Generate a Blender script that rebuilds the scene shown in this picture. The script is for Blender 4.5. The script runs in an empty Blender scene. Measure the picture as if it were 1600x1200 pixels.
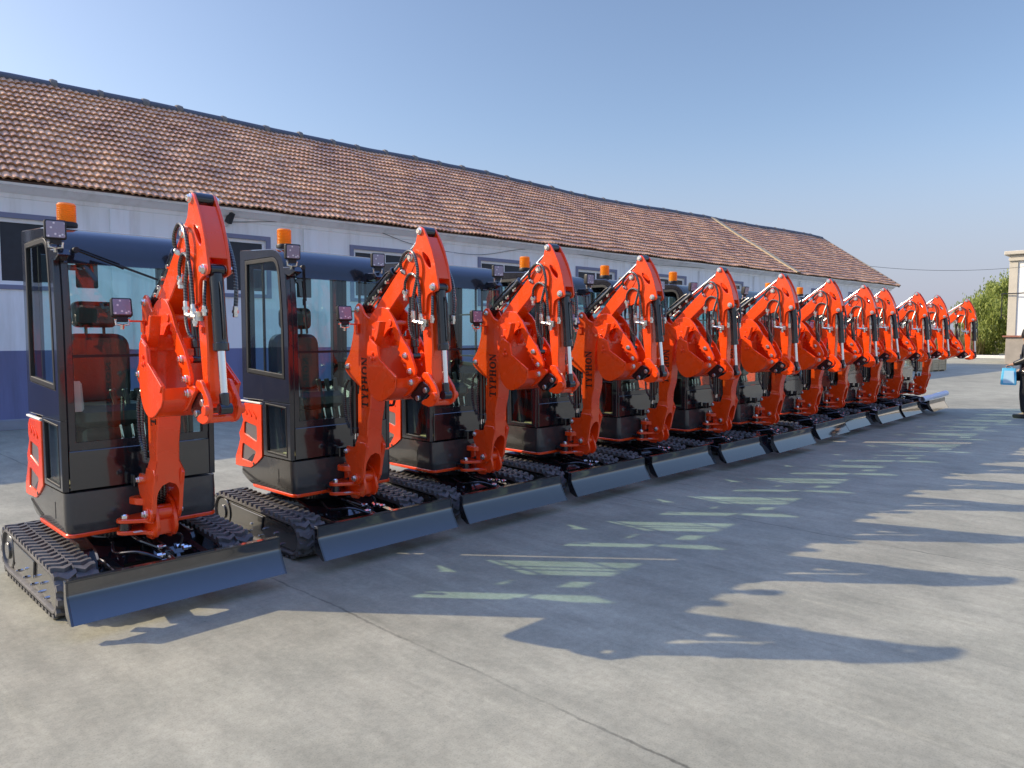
import bpy, bmesh, math, random
from mathutils import Vector, Matrix, geometry
R = math.radians
random.seed(7)
scene = bpy.context.scene
COL = scene.collection

# ------------------------------------------------------------------ materials
def nt(name):
    m = bpy.data.materials.new(name); m.use_nodes = True
    return m, m.node_tree.nodes, m.node_tree.links, m.node_tree.nodes['Principled BSDF']

def paint(name, col, rough=.4, metal=0., coat=0., ior=1.5, var=.12, scale=6., rvar=.1, bump=0., bscale=60.):
    m, n, l, b = nt(name)
    tc = n.new('ShaderNodeTexCoord')
    no = n.new('ShaderNodeTexNoise'); no.inputs['Scale'].default_value = scale; no.inputs['Detail'].default_value = 5
    l.new(tc.outputs['Object'], no.inputs['Vector'])
    mx = n.new('ShaderNodeMix'); mx.data_type = 'RGBA'
    mx.inputs['A'].default_value = tuple(c*(1-var) for c in col)+(1,)
    mx.inputs['B'].default_value = tuple(min(1, c*(1+var)) for c in col)+(1,)
    l.new(no.outputs['Fac'], mx.inputs['Factor']); l.new(mx.outputs['Result'], b.inputs['Base Color'])
    mr = n.new('ShaderNodeMapRange'); mr.inputs['From Min'].default_value = .3; mr.inputs['From Max'].default_value = .7
    mr.inputs['To Min'].default_value = max(0, rough*(1-rvar)); mr.inputs['To Max'].default_value = min(1, rough*(1+rvar))
    l.new(no.outputs['Fac'], mr.inputs['Value']); l.new(mr.outputs['Result'], b.inputs['Roughness'])
    b.inputs['Metallic'].default_value = metal; b.inputs['IOR'].default_value = ior
    b.inputs['Coat Weight'].default_value = coat; b.inputs['Coat Roughness'].default_value = .04
    if bump:
        n2 = n.new('ShaderNodeTexNoise'); n2.inputs['Scale'].default_value = bscale; n2.inputs['Detail'].default_value = 4
        l.new(tc.outputs['Object'], n2.inputs['Vector'])
        bp = n.new('ShaderNodeBump'); bp.inputs['Strength'].default_value = bump; bp.inputs['Distance'].default_value = .01
        l.new(n2.outputs['Fac'], bp.inputs['Height']); l.new(bp.outputs['Normal'], b.inputs['Normal'])
    return m

M = {}
M['orange'] = paint('orange_paint', (.95, .068, .0025), .28, coat=.55, var=.05, bump=.03, bscale=90)
M['black_gloss'] = paint('black_gloss_paint', (.012, .012, .015), .12, coat=.8, ior=1.7, var=.2)
M['blade'] = paint('black_blade_paint', (.010, .011, .016), .045, ior=2.25, var=.2, bump=.012, bscale=5)
M['frame'] = paint('track_frame_black', (.045, .044, .042), .22, coat=.8, ior=1.6, var=.25)
M['cab'] = paint('cab_dark_paint', (.018, .0175, .022), .18, coat=.7, var=.15)
M['skirt'] = paint('grey_black_plastic', (.050, .049, .048), .25, coat=.5, var=.12, bump=.05, bscale=150)
M['rubber'] = paint('track_rubber', (.095, .092, .092), .6, var=.4, scale=14, bump=.12, bscale=80)
M['hydraulic'] = paint('cylinder_black', (.014, .014, .016), .2, coat=.6, var=.2)
M['chrome'] = paint('chrome', (.78, .78, .78), .14, metal=1., var=.05)
M['zinc'] = paint('zinc_fitting', (.80, .78, .72), .28, metal=1., var=.2, scale=30)
M['seal'] = paint('window_seal', (.010, .010, .011), .5)
M['seat'] = paint('black_vinyl', (.022, .024, .024), .38, coat=.2, bump=.25, bscale=30)
M['floor_mat'] = paint('tan_floor_mat', (.34, .24, .11), .7)
M['dark_plastic'] = paint('dark_plastic', (.025, .026, .028), .42)
M['ink'] = paint('black_letter_ink', (.012, .008, .008), .45)
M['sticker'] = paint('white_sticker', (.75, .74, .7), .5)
M['pale_plastic'] = paint('pale_plastic', (.50, .53, .50), .3, coat=.4)
M['yellow'] = paint('yellow_tag', (.75, .6, .03), .5)
M['lamp_glass'] = None

def glass(name, tint, refl=.07):
    m = bpy.data.materials.new(name); m.use_nodes = True
    n, l = m.node_tree.nodes, m.node_tree.links; n.clear()
    out = n.new('ShaderNodeOutputMaterial'); mix = n.new('ShaderNodeMixShader')
    tr = n.new('ShaderNodeBsdfTransparent'); tr.inputs['Color'].default_value = tint+(1,)
    gl = n.new('ShaderNodeBsdfGlossy'); gl.inputs['Roughness'].default_value = 0.0
    lw = n.new('ShaderNodeLayerWeight'); lw.inputs['Blend'].default_value = .5
    pw = n.new('ShaderNodeMath'); pw.operation = 'POWER'; pw.inputs[1].default_value = 4.5
    ma = n.new('ShaderNodeMath'); ma.operation = 'MULTIPLY_ADD'; ma.inputs[1].default_value = .9; ma.inputs[2].default_value = refl
    l.new(lw.outputs['Facing'], pw.inputs[0]); l.new(pw.outputs[0], ma.inputs[0]); l.new(ma.outputs[0], mix.inputs['Fac'])
    l.new(tr.outputs[0], mix.inputs[1]); l.new(gl.outputs[0], mix.inputs[2]); l.new(mix.outputs[0], out.inputs['Surface'])
    return m
M['glass'] = glass('green_cab_glass', (.78, .985, .945), .07)

def lamp_lens():
    m, n, l, b = nt('led_lens')
    tc = n.new('ShaderNodeTexCoord'); v = n.new('ShaderNodeTexVoronoi'); v.inputs['Scale'].default_value = 42
    l.new(tc.outputs['Object'], v.inputs['Vector'])
    cr = n.new('ShaderNodeValToRGB'); cr.color_ramp.elements[0].color = (.85, .82, .8, 1); cr.color_ramp.elements[1].color = (.27, .23, .30, 1)
    cr.color_ramp.elements[0].position = .12; cr.color_ramp.elements[1].position = .33
    l.new(v.outputs['Distance'], cr.inputs['Fac']); l.new(cr.outputs['Color'], b.inputs['Base Color'])
    b.inputs['Roughness'].default_value = .2; b.inputs['Coat Weight'].default_value = 1
    return m
M['lens'] = lamp_lens()

def amber():
    m, n, l, b = nt('amber_plastic')
    b.inputs['Base Color'].default_value = (1., .40, .025, 1); b.inputs['Roughness'].default_value = .18
    b.inputs['Coat Weight'].default_value = .7
    out = n['Material Output']; t = n.new('ShaderNodeBsdfTranslucent'); t.inputs['Color'].default_value = (1., .36, .02, 1)
    mx = n.new('ShaderNodeMixShader'); mx.inputs['Fac'].default_value = .45
    l.new(b.outputs[0], mx.inputs[1]); l.new(t.outputs[0], mx.inputs[2]); l.new(mx.outputs[0], out.inputs['Surface'])
    return m
M['amber'] = amber()

def hose_mat():
    m, n, l, b = nt('hose_rubber')
    uv = n.new('ShaderNodeUVMap'); uv.uv_map = 'UVMap'
    sp = n.new('ShaderNodeSeparateXYZ'); l.new(uv.outputs[0], sp.inputs[0])
    a = n.new('ShaderNodeMath'); a.operation = 'MULTIPLY_ADD'; a.inputs[1].default_value = 62.; l.new(sp.outputs['X'], a.inputs[0]); l.new(sp.outputs['Y'], a.inputs[2])
    f = n.new('ShaderNodeMath'); f.operation = 'FRACT'; l.new(a.outputs[0], f.inputs[0])
    g = n.new('ShaderNodeMath'); g.operation = 'GREATER_THAN'; g.inputs[1].default_value = .6; l.new(f.outputs[0], g.inputs[0])
    mx = n.new('ShaderNodeMix'); mx.data_type = 'RGBA'; mx.inputs['A'].default_value = (.02, .02, .02, 1); mx.inputs['B'].default_value = (.10, .10, .095, 1)
    l.new(g.outputs[0], mx.inputs['Factor']); l.new(mx.outputs['Result'], b.inputs['Base Color'])
    bp = n.new('ShaderNodeBump'); bp.inputs['Strength'].default_value = .8; bp.inputs['Distance'].default_value = .004
    l.new(f.outputs[0], bp.inputs['Height']); l.new(bp.outputs[0], b.inputs['Normal'])
    b.inputs['Roughness'].default_value = .22; b.inputs['Coat Weight'].default_value = .6
    return m
M['hose'] = hose_mat()

def grille_mat():
    m, n, l, b = nt('perforated_grille')
    tc = n.new('ShaderNodeTexCoord'); v = n.new('ShaderNodeTexVoronoi'); v.inputs['Scale'].default_value = 85; v.inputs['Randomness'].default_value = .05
    l.new(tc.outputs['Object'], v.inputs['Vector'])
    cr = n.new('ShaderNodeValToRGB'); cr.color_ramp.elements[0].color = (.010, .010, .012, 1); cr.color_ramp.elements[1].color = (.16, .145, .15, 1)
    cr.color_ramp.elements[0].position = .33; cr.color_ramp.elements[1].position = .45
    l.new(v.outputs['Distance'], cr.inputs['Fac']); l.new(cr.outputs['Color'], b.inputs['Base Color'])
    b.inputs['Roughness'].default_value = .4
    return m
M['grille'] = grille_mat()

def dusty(m, lo, hi, col, fac, scale):
    n, l = m.node_tree.nodes, m.node_tree.links; b = n['Principled BSDF']; src = b.inputs['Base Color'].links[0].from_socket
    tc = n.new('ShaderNodeTexCoord'); t = n.new('ShaderNodeTexNoise'); t.inputs['Scale'].default_value = scale; t.inputs['Detail'].default_value = 9; t.inputs['Roughness'].default_value = .7; l.new(tc.outputs['Object'], t.inputs['Vector'])
    r = n.new('ShaderNodeMapRange'); r.inputs['From Min'].default_value = lo; r.inputs['From Max'].default_value = hi; r.inputs['To Max'].default_value = fac; l.new(t.outputs['Fac'], r.inputs['Value'])
    x = n.new('ShaderNodeMix'); x.data_type = 'RGBA'; l.new(r.outputs[0], x.inputs['Factor']); l.new(src, x.inputs['A']); x.inputs['B'].default_value = col+(1,); l.new(x.outputs['Result'], b.inputs['Base Color'])
dusty(M['orange'], .52, .78, (.55, .16, .07), .30, 7)
dusty(M['rubber'], .45, .75, (.30, .28, .25), .45, 9)
dusty(M['blade'], .55, .85, (.12, .11, .10), .25, 11)
dusty(M['skirt'], .5, .8, (.16, .15, .14), .25, 6)
dusty(M['cab'], .55, .85, (.14, .135, .13), .2, 8)

# ------------------------------------------------------------------ mesh builder
def area2(p):
    return sum(p[i][0]*p[(i+1) % len(p)][1]-p[(i+1) % len(p)][0]*p[i][1] for i in range(len(p)))
def inset(p, c):
    out = []; k = len(p)
    for i in range(k):
        a, b, d = Vector(p[i-1]), Vector(p[i]), Vector(p[(i+1) % k])
        e1, e2 = (b-a), (d-b)
        if e1.length < 1e-9 or e2.length < 1e-9: out.append(tuple(b)); continue
        e1.normalize(); e2.normalize()
        n1, n2 = Vector((-e1.y, e1.x)), Vector((-e2.y, e2.x))
        s = n1+n2
        if s.length < .3: s = n1*1.0; q = b+s*c
        else: q = b+s*(c/max(.35, (1+n1.dot(n2))))
        out.append((q.x, q.y))
    return out
def rounded(p, r, seg=4):
    """round every corner of a polygon"""
    out = []; k = len(p)
    for i in range(k):
        a, b, d = Vector(p[i-1]), Vector(p[i]), Vector(p[(i+1) % k])
        rr = min(r, (a-b).length*.45, (d-b).length*.45)
        s, e = b+(a-b).normalized()*rr, b+(d-b).normalized()*rr
        for j in range(seg+1):
            t = j/seg
            q = s*(1-t)**2+b*2*t*(1-t)+e*t*t
            out.append((q.x, q.y))
    return out
def smooth_poly(p, it=1):
    """corner cutting on a closed outline"""
    for _ in range(it):
        q = []
        for i in range(len(p)):
            a, b = Vector(p[i]), Vector(p[(i+1) % len(p)])
            q += [tuple(a*.75+b*.25), tuple(a*.25+b*.75)]
        p = q
    return p
def curve(pts, n=10):
    """Catmull-Rom through the points"""
    P = [Vector(p) for p in pts]; P = [P[0]*2-P[1]]+P+[P[-1]*2-P[-2]]; out = []
    for i in range(1, len(P)-2):
        for j in range(n):
            t = j/n; a, b, c, d = P[i-1:i+3]
            out.append(.5*((2*b)+(c-a)*t+(2*a-5*b+4*c-d)*t*t+(3*b-a-3*c+d)*t**3))
    out.append(P[-2]); return out

class MB:
    def __init__(s): s.v = []; s.f = []; s.sm = []; s.mi = []; s.uv = {}
    def face(s, idx, smooth=False, mi=0, uv=None):
        s.f.append(tuple(idx)); s.sm.append(smooth); s.mi.append(mi)
        if uv: s.uv[len(s.f)-1] = uv
    def prism(s, outer, x0, x1, holes=(), ch=.003, axis='x', mi=0):
        mp = {'x': lambda a, b, t: (t, a, b), 'y': lambda a, b, t: (a, t, b), 'z': lambda a, b, t: (a, b, t)}[axis]
        loops = [list(outer) if area2(outer) > 0 else list(outer)[::-1]]
        for h in holes: loops.append(list(h) if area2(h) < 0 else list(h)[::-1])
        if x0 > x1: x0, x1 = x1, x0
        ch = min(ch, (x1-x0)*.4)
        caps = [[], []]
        for lp in loops:
            ins = inset(lp, ch) if ch > 0 else lp
            levels = [(ins, x0), (lp, x0+ch), (lp, x1-ch), (ins, x1)] if ch > 0 else [(lp, x0), (lp, x1)]
            ids = []
            for pl, t in levels:
                st = len(s.v); s.v += [mp(a, b, t) for a, b in pl]; ids.append(list(range(st, st+len(pl))))
            for A, B in zip(ids[:-1], ids[1:]):
                for i in range(len(lp)):
                    j = (i+1) % len(lp); s.face((A[i], A[j], B[j], B[i]), False, mi)
            caps[0].append((ins, ids[0])); caps[1].append((ins, ids[-1]))
        for cap in caps:
            if len(cap) == 1: s.face(cap[0][1], False, mi)
            else:
                flat = [i for _, ids in cap for i in ids]
                for t in geometry.tessellate_polygon([[Vector((a, b, 0)) for a, b in pl] for pl, _ in cap]):
                    s.face([flat[k] for k in t], False, mi)
        return s
    def box(s, c, d, ch=.003, axis='x', mi=0):
        x, y, z = c; a, b, e = d
        s.prism([(y-b/2, z-e/2), (y+b/2, z-e/2), (y+b/2, z+e/2), (y-b/2, z+e/2)], x-a/2, x+a/2, ch=ch, mi=mi); return s
    def quadbar(s, p0, p1, w, h, up=(0, 0, 1), mi=0):
        p0, p1 = Vector(p0), Vector(p1); d = (p1-p0).normalized(); u = Vector(up)
        sd = d.cross(u).normalized(); u = sd.cross(d)
        st = len(s.v)
        for p in (p0, p1):
            for a, b in ((-1, -1), (1, -1), (1, 1), (-1, 1)): s.v.append(tuple(p+sd*a*w/2+u*b*h/2))
        for q in ((0, 1, 2, 3), (4, 5, 6, 7), (0, 1, 5, 4), (1, 2, 6, 5), (2, 3, 7, 6), (3, 0, 4, 7)): s.face([st+i for i in q], False, mi)
        return s
    def cyl(s, p0, p1, r, n=16, r2=None, mi=0, ch=.0):
        p0, p1 = Vector(p0), Vector(p1); r2 = r if r2 is None else r2
        d = (p1-p0); L = d.length; d.normalize()
        a = d.orthogonal().normalized(); b = d.cross(a)
        ch = min(ch, L*.4, r*.5)
        lv = [(0, r-ch), (ch, r), (L-ch, r2), (L, r2-ch)] if ch > 0 else [(0, r), (L, r2)]
        rings = []
        for t, rr in lv:
            st = len(s.v); rings.append([st+i for i in range(n)])
            for i in range(n):
                an = 2*math.pi*i/n; s.v.append(tuple(p0+d*t+a*math.cos(an)*rr+b*math.sin(an)*rr))
        for A, B in zip(rings[:-1], rings[1:]):
            for i in range(n): s.face((A[i], A[(i+1) % n], B[(i+1) % n], B[i]), True, mi)
        s.face(rings[0], False, mi); s.face(rings[-1], False, mi); return s
    def tube(s, pts, r, n=8, mi=0):
        P = [Vector(p) for p in pts]; rings = []; up = None; L = 0; Ls = []
        for k, p in enumerate(P):
            d = (P[min(k+1, len(P)-1)]-P[max(k-1, 0)]).normalized()
            if up is None: up = d.orthogonal().normalized()
            up = (up-d*up.dot(d)).normalized(); b = d.cross(up)
            if k: L += (p-P[k-1]).length
            Ls.append(L); st = len(s.v); rings.append([st+i for i in range(n)])
            rr = r[k] if isinstance(r, (list, tuple)) else r
            for i in range(n):
                an = 2*math.pi*i/n; s.v.append(tuple(p+up*math.cos(an)*rr+b*math.sin(an)*rr))
        for k in range(len(rings)-1):
            A, B = rings[k], rings[k+1]
            for i in range(n):
                j = (i+1) % n
                s.face((A[i], A[j], B[j], B[i]), True, mi, [(Ls[k], i/n), (Ls[k], (i+1)/n), (Ls[k+1], (i+1)/n), (Ls[k+1], i/n)])
        s.face(rings[0], False, mi); s.face(rings[-1], False, mi); return s
    def lathe(s, prof, c, n=24, mi=0):
        rings = []
        for r, z in prof:
            st = len(s.v); rings.append([st+i for i in range(n)])
            for i in range(n):
                an = 2*math.pi*i/n; s.v.append((c[0]+math.cos(an)*r, c[1]+math.sin(an)*r, c[2]+z))
        for A, B in zip(rings[:-1], rings[1:]):
            for i in range(n): s.face((A[i], A[(i+1) % n], B[(i+1) % n], B[i]), True, mi)
        s.face(rings[0], False, mi); s.face(rings[-1], False, mi); return s
    def pieces(s, tol=.004):
        """separate solids that do not touch each other"""
        par = list(range(len(s.v)))
        def fd(a):
            while par[a] != a: par[a] = par[par[a]]; a = par[a]
            return a
        for f in s.f:
            r = fd(f[0])
            for k in f[1:]: par[fd(k)] = r
        comp = {}
        for i, f in enumerate(s.f): comp.setdefault(fd(f[0]), []).append(i)
        L = []
        for fs in comp.values():
            vs = {k for i in fs for k in s.f[i]}
            lo = [min(s.v[k][a] for k in vs)-tol for a in range(3)]; hi = [max(s.v[k][a] for k in vs)+tol for a in range(3)]
            L.append([fs, lo, hi])
        grp = list(range(len(L)))
        def fg(a):
            while grp[a] != a: a = grp[a]
            return a
        for i in range(len(L)):
            for j in range(i):
                if all(L[i][1][a] <= L[j][2][a] and L[j][1][a] <= L[i][2][a] for a in range(3)): grp[fg(i)] = fg(j)
        out = {}
        for i in range(len(L)): out.setdefault(fg(i), []).extend(L[i][0])
        res = []
        for fs in sorted(out.values(), key=len, reverse=True):
            m = MB(); mp = {}
            for i in sorted(fs):
                q = []
                for k in s.f[i]:
                    if k not in mp: mp[k] = len(m.v); m.v.append(s.v[k])
                    q.append(mp[k])
                m.face(q, s.sm[i], s.mi[i], s.uv.get(i))
            res.append(m)
        return res
    def build(s, name, mats, parent=None, smooth_angle=38, fix=True, split=False):
        if split:
            ps = s.pieces()
            if len(ps) > 1: return [m.build(name, mats, parent, smooth_angle, fix) for m in ps][0]
        me = bpy.data.meshes.new(name); me.from_pydata(s.v, [], s.f)
        if not isinstance(mats, (list, tuple)): mats = [mats]
        for m in mats: me.materials.append(m)
        me.polygons.foreach_set('use_smooth', s.sm)
        if len(mats) > 1: me.polygons.foreach_set('material_index', s.mi)
        if s.uv:
            ul = me.uv_layers.new(name='UVMap')
            for fi, uvs in s.uv.items():
                p = me.polygons[fi]
                for k, li in enumerate(p.loop_indices): ul.data[li].uv = uvs[k]
        if fix:
            bm = bmesh.new(); bm.from_mesh(me); bmesh.ops.recalc_face_normals(bm, faces=bm.faces); bm.to_mesh(me); bm.free()
        me.set_sharp_from_angle(angle=R(smooth_angle)); me.update()
        o = bpy.data.objects.new(name, me); COL.objects.link(o)
        if parent: o.parent = parent
        return o

def tag(o, label=None, cat=None, group=None, kind=None):
    for k, v in (('label', label), ('category', cat), ('group', group), ('kind', kind)):
        if v: o[k] = v
    return o
def empty(name, loc=(0, 0, 0), rz=0):
    o = bpy.data.objects.new(name, None); COL.objects.link(o); o.location = loc; o.rotation_euler = (0, 0, rz); o.empty_display_size = .2
    return o
def copy_tree(o, parent=None):
    c = o.copy(); COL.objects.link(c)
    if parent: c.parent = parent
    for ch in list(o.children): copy_tree(ch, c)
    return c

# ------------------------------------------------------------------ camera
H, F, YAW, PIT = 1.645, 1148.8, 43.724, 3.759
cam = bpy.data.cameras.new('camera'); co = bpy.data.objects.new('camera', cam); COL.objects.link(co)
cam.sensor_width = 36; cam.lens = 36*F/1600; cam.clip_end = 3000; cam.clip_start = .05
co.location = (0, 0, H); co.rotation_euler = (R(90-PIT), 0, R(YAW-90)); scene.camera = co

# ------------------------------------------------------------------ light
SUN_AZ, SUN_EL = 129.4, 31.0          # direction towards the sun, measured from +x to +y
world = bpy.data.worlds.new('World'); scene.world = world; world.use_nodes = True
wn, wl = world.node_tree.nodes, world.node_tree.links
sky = wn.new('ShaderNodeTexSky'); sky.sky_type = 'NISHITA'; sky.sun_disc = False
sky.sun_elevation = R(SUN_EL); sky.sun_rotation = R(90-SUN_AZ); sky.air_density = 1.0; sky.dust_density = 1.8; sky.ozone_density = 1.8; sky.altitude = 0
# pale haze towards the horizon, extra blue glow added overhead to fill the shade
wtc = wn.new('ShaderNodeTexCoord'); wsp = wn.new('ShaderNodeSeparateXYZ'); wl.new(wtc.outputs['Generated'], wsp.inputs[0])
whz = wn.new('ShaderNodeMapRange'); whz.interpolation_type = 'SMOOTHERSTEP'; whz.inputs['From Min'].default_value = 0.; whz.inputs['From Max'].default_value = .30
whz.inputs['To Min'].default_value = .80; whz.inputs['To Max'].default_value = 0.; wl.new(wsp.outputs['Z'], whz.inputs['Value'])
wmx = wn.new('ShaderNodeMix'); wmx.data_type = 'RGBA'; wmx.inputs['B'].default_value = (2.45, 2.62, 3.35, 1)
wl.new(whz.outputs[0], wmx.inputs['Factor']); wl.new(sky.outputs[0], wmx.inputs['A'])
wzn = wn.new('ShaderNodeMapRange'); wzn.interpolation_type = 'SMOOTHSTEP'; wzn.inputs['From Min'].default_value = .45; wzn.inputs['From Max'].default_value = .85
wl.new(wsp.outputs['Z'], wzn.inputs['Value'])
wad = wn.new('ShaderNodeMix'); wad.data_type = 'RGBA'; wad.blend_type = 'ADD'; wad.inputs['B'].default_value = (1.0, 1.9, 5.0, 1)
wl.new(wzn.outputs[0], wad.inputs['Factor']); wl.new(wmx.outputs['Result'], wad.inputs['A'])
wtn = wn.new('ShaderNodeMix'); wtn.data_type = 'RGBA'; wtn.blend_type = 'MULTIPLY'; wtn.inputs['Factor'].default_value = 1; wtn.inputs['B'].default_value = (1.01, .985, 1.0, 1)
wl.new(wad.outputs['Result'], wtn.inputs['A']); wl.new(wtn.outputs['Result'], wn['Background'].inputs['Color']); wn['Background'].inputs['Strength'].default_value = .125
sun = bpy.data.lights.new('sun', 'SUN'); so = bpy.data.objects.new('sun', sun); COL.objects.link(so)
sun.energy = 3.4; sun.angle = R(.53); sun.color = (1., .86, .64)
sd = Vector((math.cos(R(SUN_AZ))*math.cos(R(SUN_EL)), math.sin(R(SUN_AZ))*math.cos(R(SUN_EL)), math.sin(R(SUN_EL))))
so.rotation_euler = sd.to_track_quat('Z', 'Y').to_euler(); so.location = sd*60
scene.view_settings.view_transform = 'Standard'; scene.view_settings.look = 'None'
scene.view_settings.exposure = .62; scene.view_settings.gamma = 1

# ------------------------------------------------------------------ ground
def concrete():
    m, n, l, b = nt('yard_concrete')
    tc = n.new('ShaderNodeTexCoord')
    def noise(sc, det, mapscale=None, rot=0, rough=.55):
        t = n.new('ShaderNodeTexNoise'); t.inputs['Scale'].default_value = sc; t.inputs['Detail'].default_value = det; t.inputs['Roughness'].default_value = rough
        if mapscale:
            mp = n.new('ShaderNodeMapping'); mp.inputs['Scale'].default_value = mapscale; mp.inputs['Rotation'].default_value = (0, 0, rot)
            l.new(tc.outputs['Object'], mp.inputs['Vector']); l.new(mp.outputs[0], t.inputs['Vector'])
        else: l.new(tc.outputs['Object'], t.inputs['Vector'])
        return t.outputs['Fac']
    def ramp(f, a, b_, ca, cb):
        r = n.new('ShaderNodeValToRGB'); r.color_ramp.elements[0].position = a; r.color_ramp.elements[1].position = b_
        r.color_ramp.elements[0].color = ca+(1,); r.color_ramp.elements[1].color = cb+(1,); l.new(f, r.inputs['Fac']); return r.outputs['Color']
    def mul(a, bb, fac=1.):
        x = n.new('ShaderNodeMix'); x.data_type = 'RGBA'; x.blend_type = 'MULTIPLY'; x.inputs['Factor'].default_value = fac
        l.new(a, x.inputs['A']); l.new(bb, x.inputs['B']); return x.outputs['Result']
    big = ramp(noise(.35, 6), .3, .72, (.300, .284, .215), (.408, .388, .296))
    med = ramp(noise(1.7, 8, (1, 1, 1), 0, .62), .30, .70, (.83, .84, .83), (1.07, 1.065, 1.055))
    streak = ramp(noise(2.6, 8, (1.5, .8, 1), R(35), .66), .32, .72, (.82, .83, .83), (1.08, 1.075, 1.07))
    sweep = ramp(noise(.8, 4, (1.2, .22, 1), R(-42), .7), .42, .78, (1, 1, 1), (1.16, 1.15, 1.13))
    fine = ramp(noise(26, 6, None, 0, .7), .25, .75, (.82, .82, .82), (1.12, 1.12, 1.12))
    trowel = ramp(noise(7, 7, (1, .28, 1), R(-50), .7), .3, .7, (.86, .86, .86), (1.09, 1.09, 1.09))
    c = mul(mul(mul(mul(mul(big, med), streak), fine), sweep), trowel)
    # tyre and track scuffs, drips, grit
    for rot, sc, lo, hi, col in ((20, (6., .7, 1), .62, .74, (.76, .76, .75)), (-66, (7., .6, 1), .60, .74, (1.20, 1.19, 1.16)), (62, (8., .8, 1), .63, .73, (.84, .84, .84)), (-8, (5., .35, 1), .66, .76, (1.13, 1.12, 1.11))):
        c = mul(c, ramp(noise(.9, 6, sc, R(rot), .62), lo, hi, (1, 1, 1), col))
    c = mul(c, ramp(noise(120, 3, None, 0, .6), .32, .48, (.80, .80, .79), (1.02, 1.02, 1.02)))
    vo2 = n.new('ShaderNodeTexVoronoi'); vo2.inputs['Scale'].default_value = 6.5; l.new(tc.outputs['Object'], vo2.inputs['Vector'])
    c = mul(c, ramp(vo2.outputs['Distance'], .02, .05, (.72, .71, .70), (1, 1, 1)), .6)
    vo = n.new('ShaderNodeTexVoronoi'); vo.inputs['Scale'].default_value = 1.5; l.new(tc.outputs['Object'], vo.inputs['Vector'])
    c = mul(c, ramp(vo.outputs['Distance'], .012, .022, (.25, .24, .23), (1, 1, 1)))
    # saw-cut joints every 3.72 m
    sp = n.new('ShaderNodeSeparateXYZ'); l.new(tc.outputs['Object'], sp.inputs[0])
    wob = noise(1.4, 6, None, 0, .75)
    def joint(out, off, per, width):
        w = n.new('ShaderNodeMath'); w.operation = 'MULTIPLY_ADD'; w.inputs[1].default_value = .09; l.new(wob, w.inputs[0]); l.new(out, w.inputs[2])
        a = n.new('ShaderNodeMath'); a.operation = 'ADD'; a.inputs[1].default_value = 200*per-off-.045; l.new(w.outputs[0], a.inputs[0])
        f = n.new('ShaderNodeMath'); f.operation = 'MODULO'; f.inputs[1].default_value = per; l.new(a.outputs[0], f.inputs[0])
        s = n.new('ShaderNodeMath'); s.operation = 'SUBTRACT'; s.inputs[1].default_value = per/2; l.new(f.outputs[0], s.inputs[0])
        ab = n.new('ShaderNodeMath'); ab.operation = 'ABSOLUTE'; l.new(s.outputs[0], ab.inputs[0])
        return ramp(ab.outputs[0], per/2-width*1.5, per/2-width*.4, (1, 1, 1), (.30, .28, .25)) if False else ab.outputs[0]
    j1 = joint(sp.outputs['X'], 2.42, 3.72, .01)
    def line(dist, per, w):
        s = n.new('ShaderNodeMath'); s.operation = 'SUBTRACT'; s.inputs[0].default_value = per/2; l.new(dist, s.inputs[1])
        mr = n.new('ShaderNodeMapRange'); mr.inputs['From Min'].default_value = w*.5; mr.inputs['From Max'].default_value = w*1.4
        mr.inputs['To Min'].default_value = .50; mr.inputs['To Max'].default_value = 1; l.new(s.outputs[0], mr.inputs['Value']); return mr.outputs[0]
    wv = n.new('ShaderNodeCombineColor')
    ln0 = line(j1, 3.72, .008)
    brk = n.new('ShaderNodeMapRange'); brk.inputs['From Min'].default_value = .42; brk.inputs['From Max'].default_value = .62; brk.inputs['To Min'].default_value = .0; brk.inputs['To Max'].default_value = .75
    l.new(noise(2.3, 6, None, 0, .75), brk.inputs['Value'])
    lx = n.new('ShaderNodeMix'); lx.data_type = 'FLOAT'; l.new(brk.outputs[0], lx.inputs['Factor']); l.new(ln0, lx.inputs['A']); lx.inputs['B'].default_value = 1.
    ln = lx.outputs['Result']
    for k in ('Red', 'Green', 'Blue'): l.new(ln, wv.inputs[k])
    c = mul(c, wv.outputs[0])
    l.new(c, b.inputs['Base Color']); b.inputs['Roughness'].default_value = .72; b.inputs['IOR'].default_value = 1.35
    bp = n.new('ShaderNodeBump'); bp.inputs['Strength'].default_value = .25; bp.inputs['Distance'].default_value = .012
    l.new(noise(9, 8, None, 0, .7), bp.inputs['Height']); l.new(bp.outputs[0], b.inputs['Normal'])
    return m
g = MB(); g.v = [(-60, -60, 0), (62, -60, 0), (62, 60, 0), (-60, 60, 0)]; g.face((0, 1, 2, 3))
tag(g.build('concrete_yard', concrete()), kind='structure')
g = MB(); g.v = [(-1500, -1500, -.06), (1500, -1500, -.06), (1500, 1500, -.06), (-1500, 1500, -.06)]; g.face((0, 1, 2, 3))
tag(g.build('field_ground', paint('dry_field', (.20, .17, .09), .9, scale=.2, var=.4)), kind='structure')

# kerb beyond the yard
g = MB(); g.box((62.2, 0, .12), (.35, 110, .24), .02)
g.build('kerb', paint('kerb_white', (.62, .61, .58), .7, bump=.2))['kind'] = 'structure'

# ------------------------------------------------------------------ excavator (built once, around its own origin; faces -y)
root0 = empty('mini_excavator')

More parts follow.
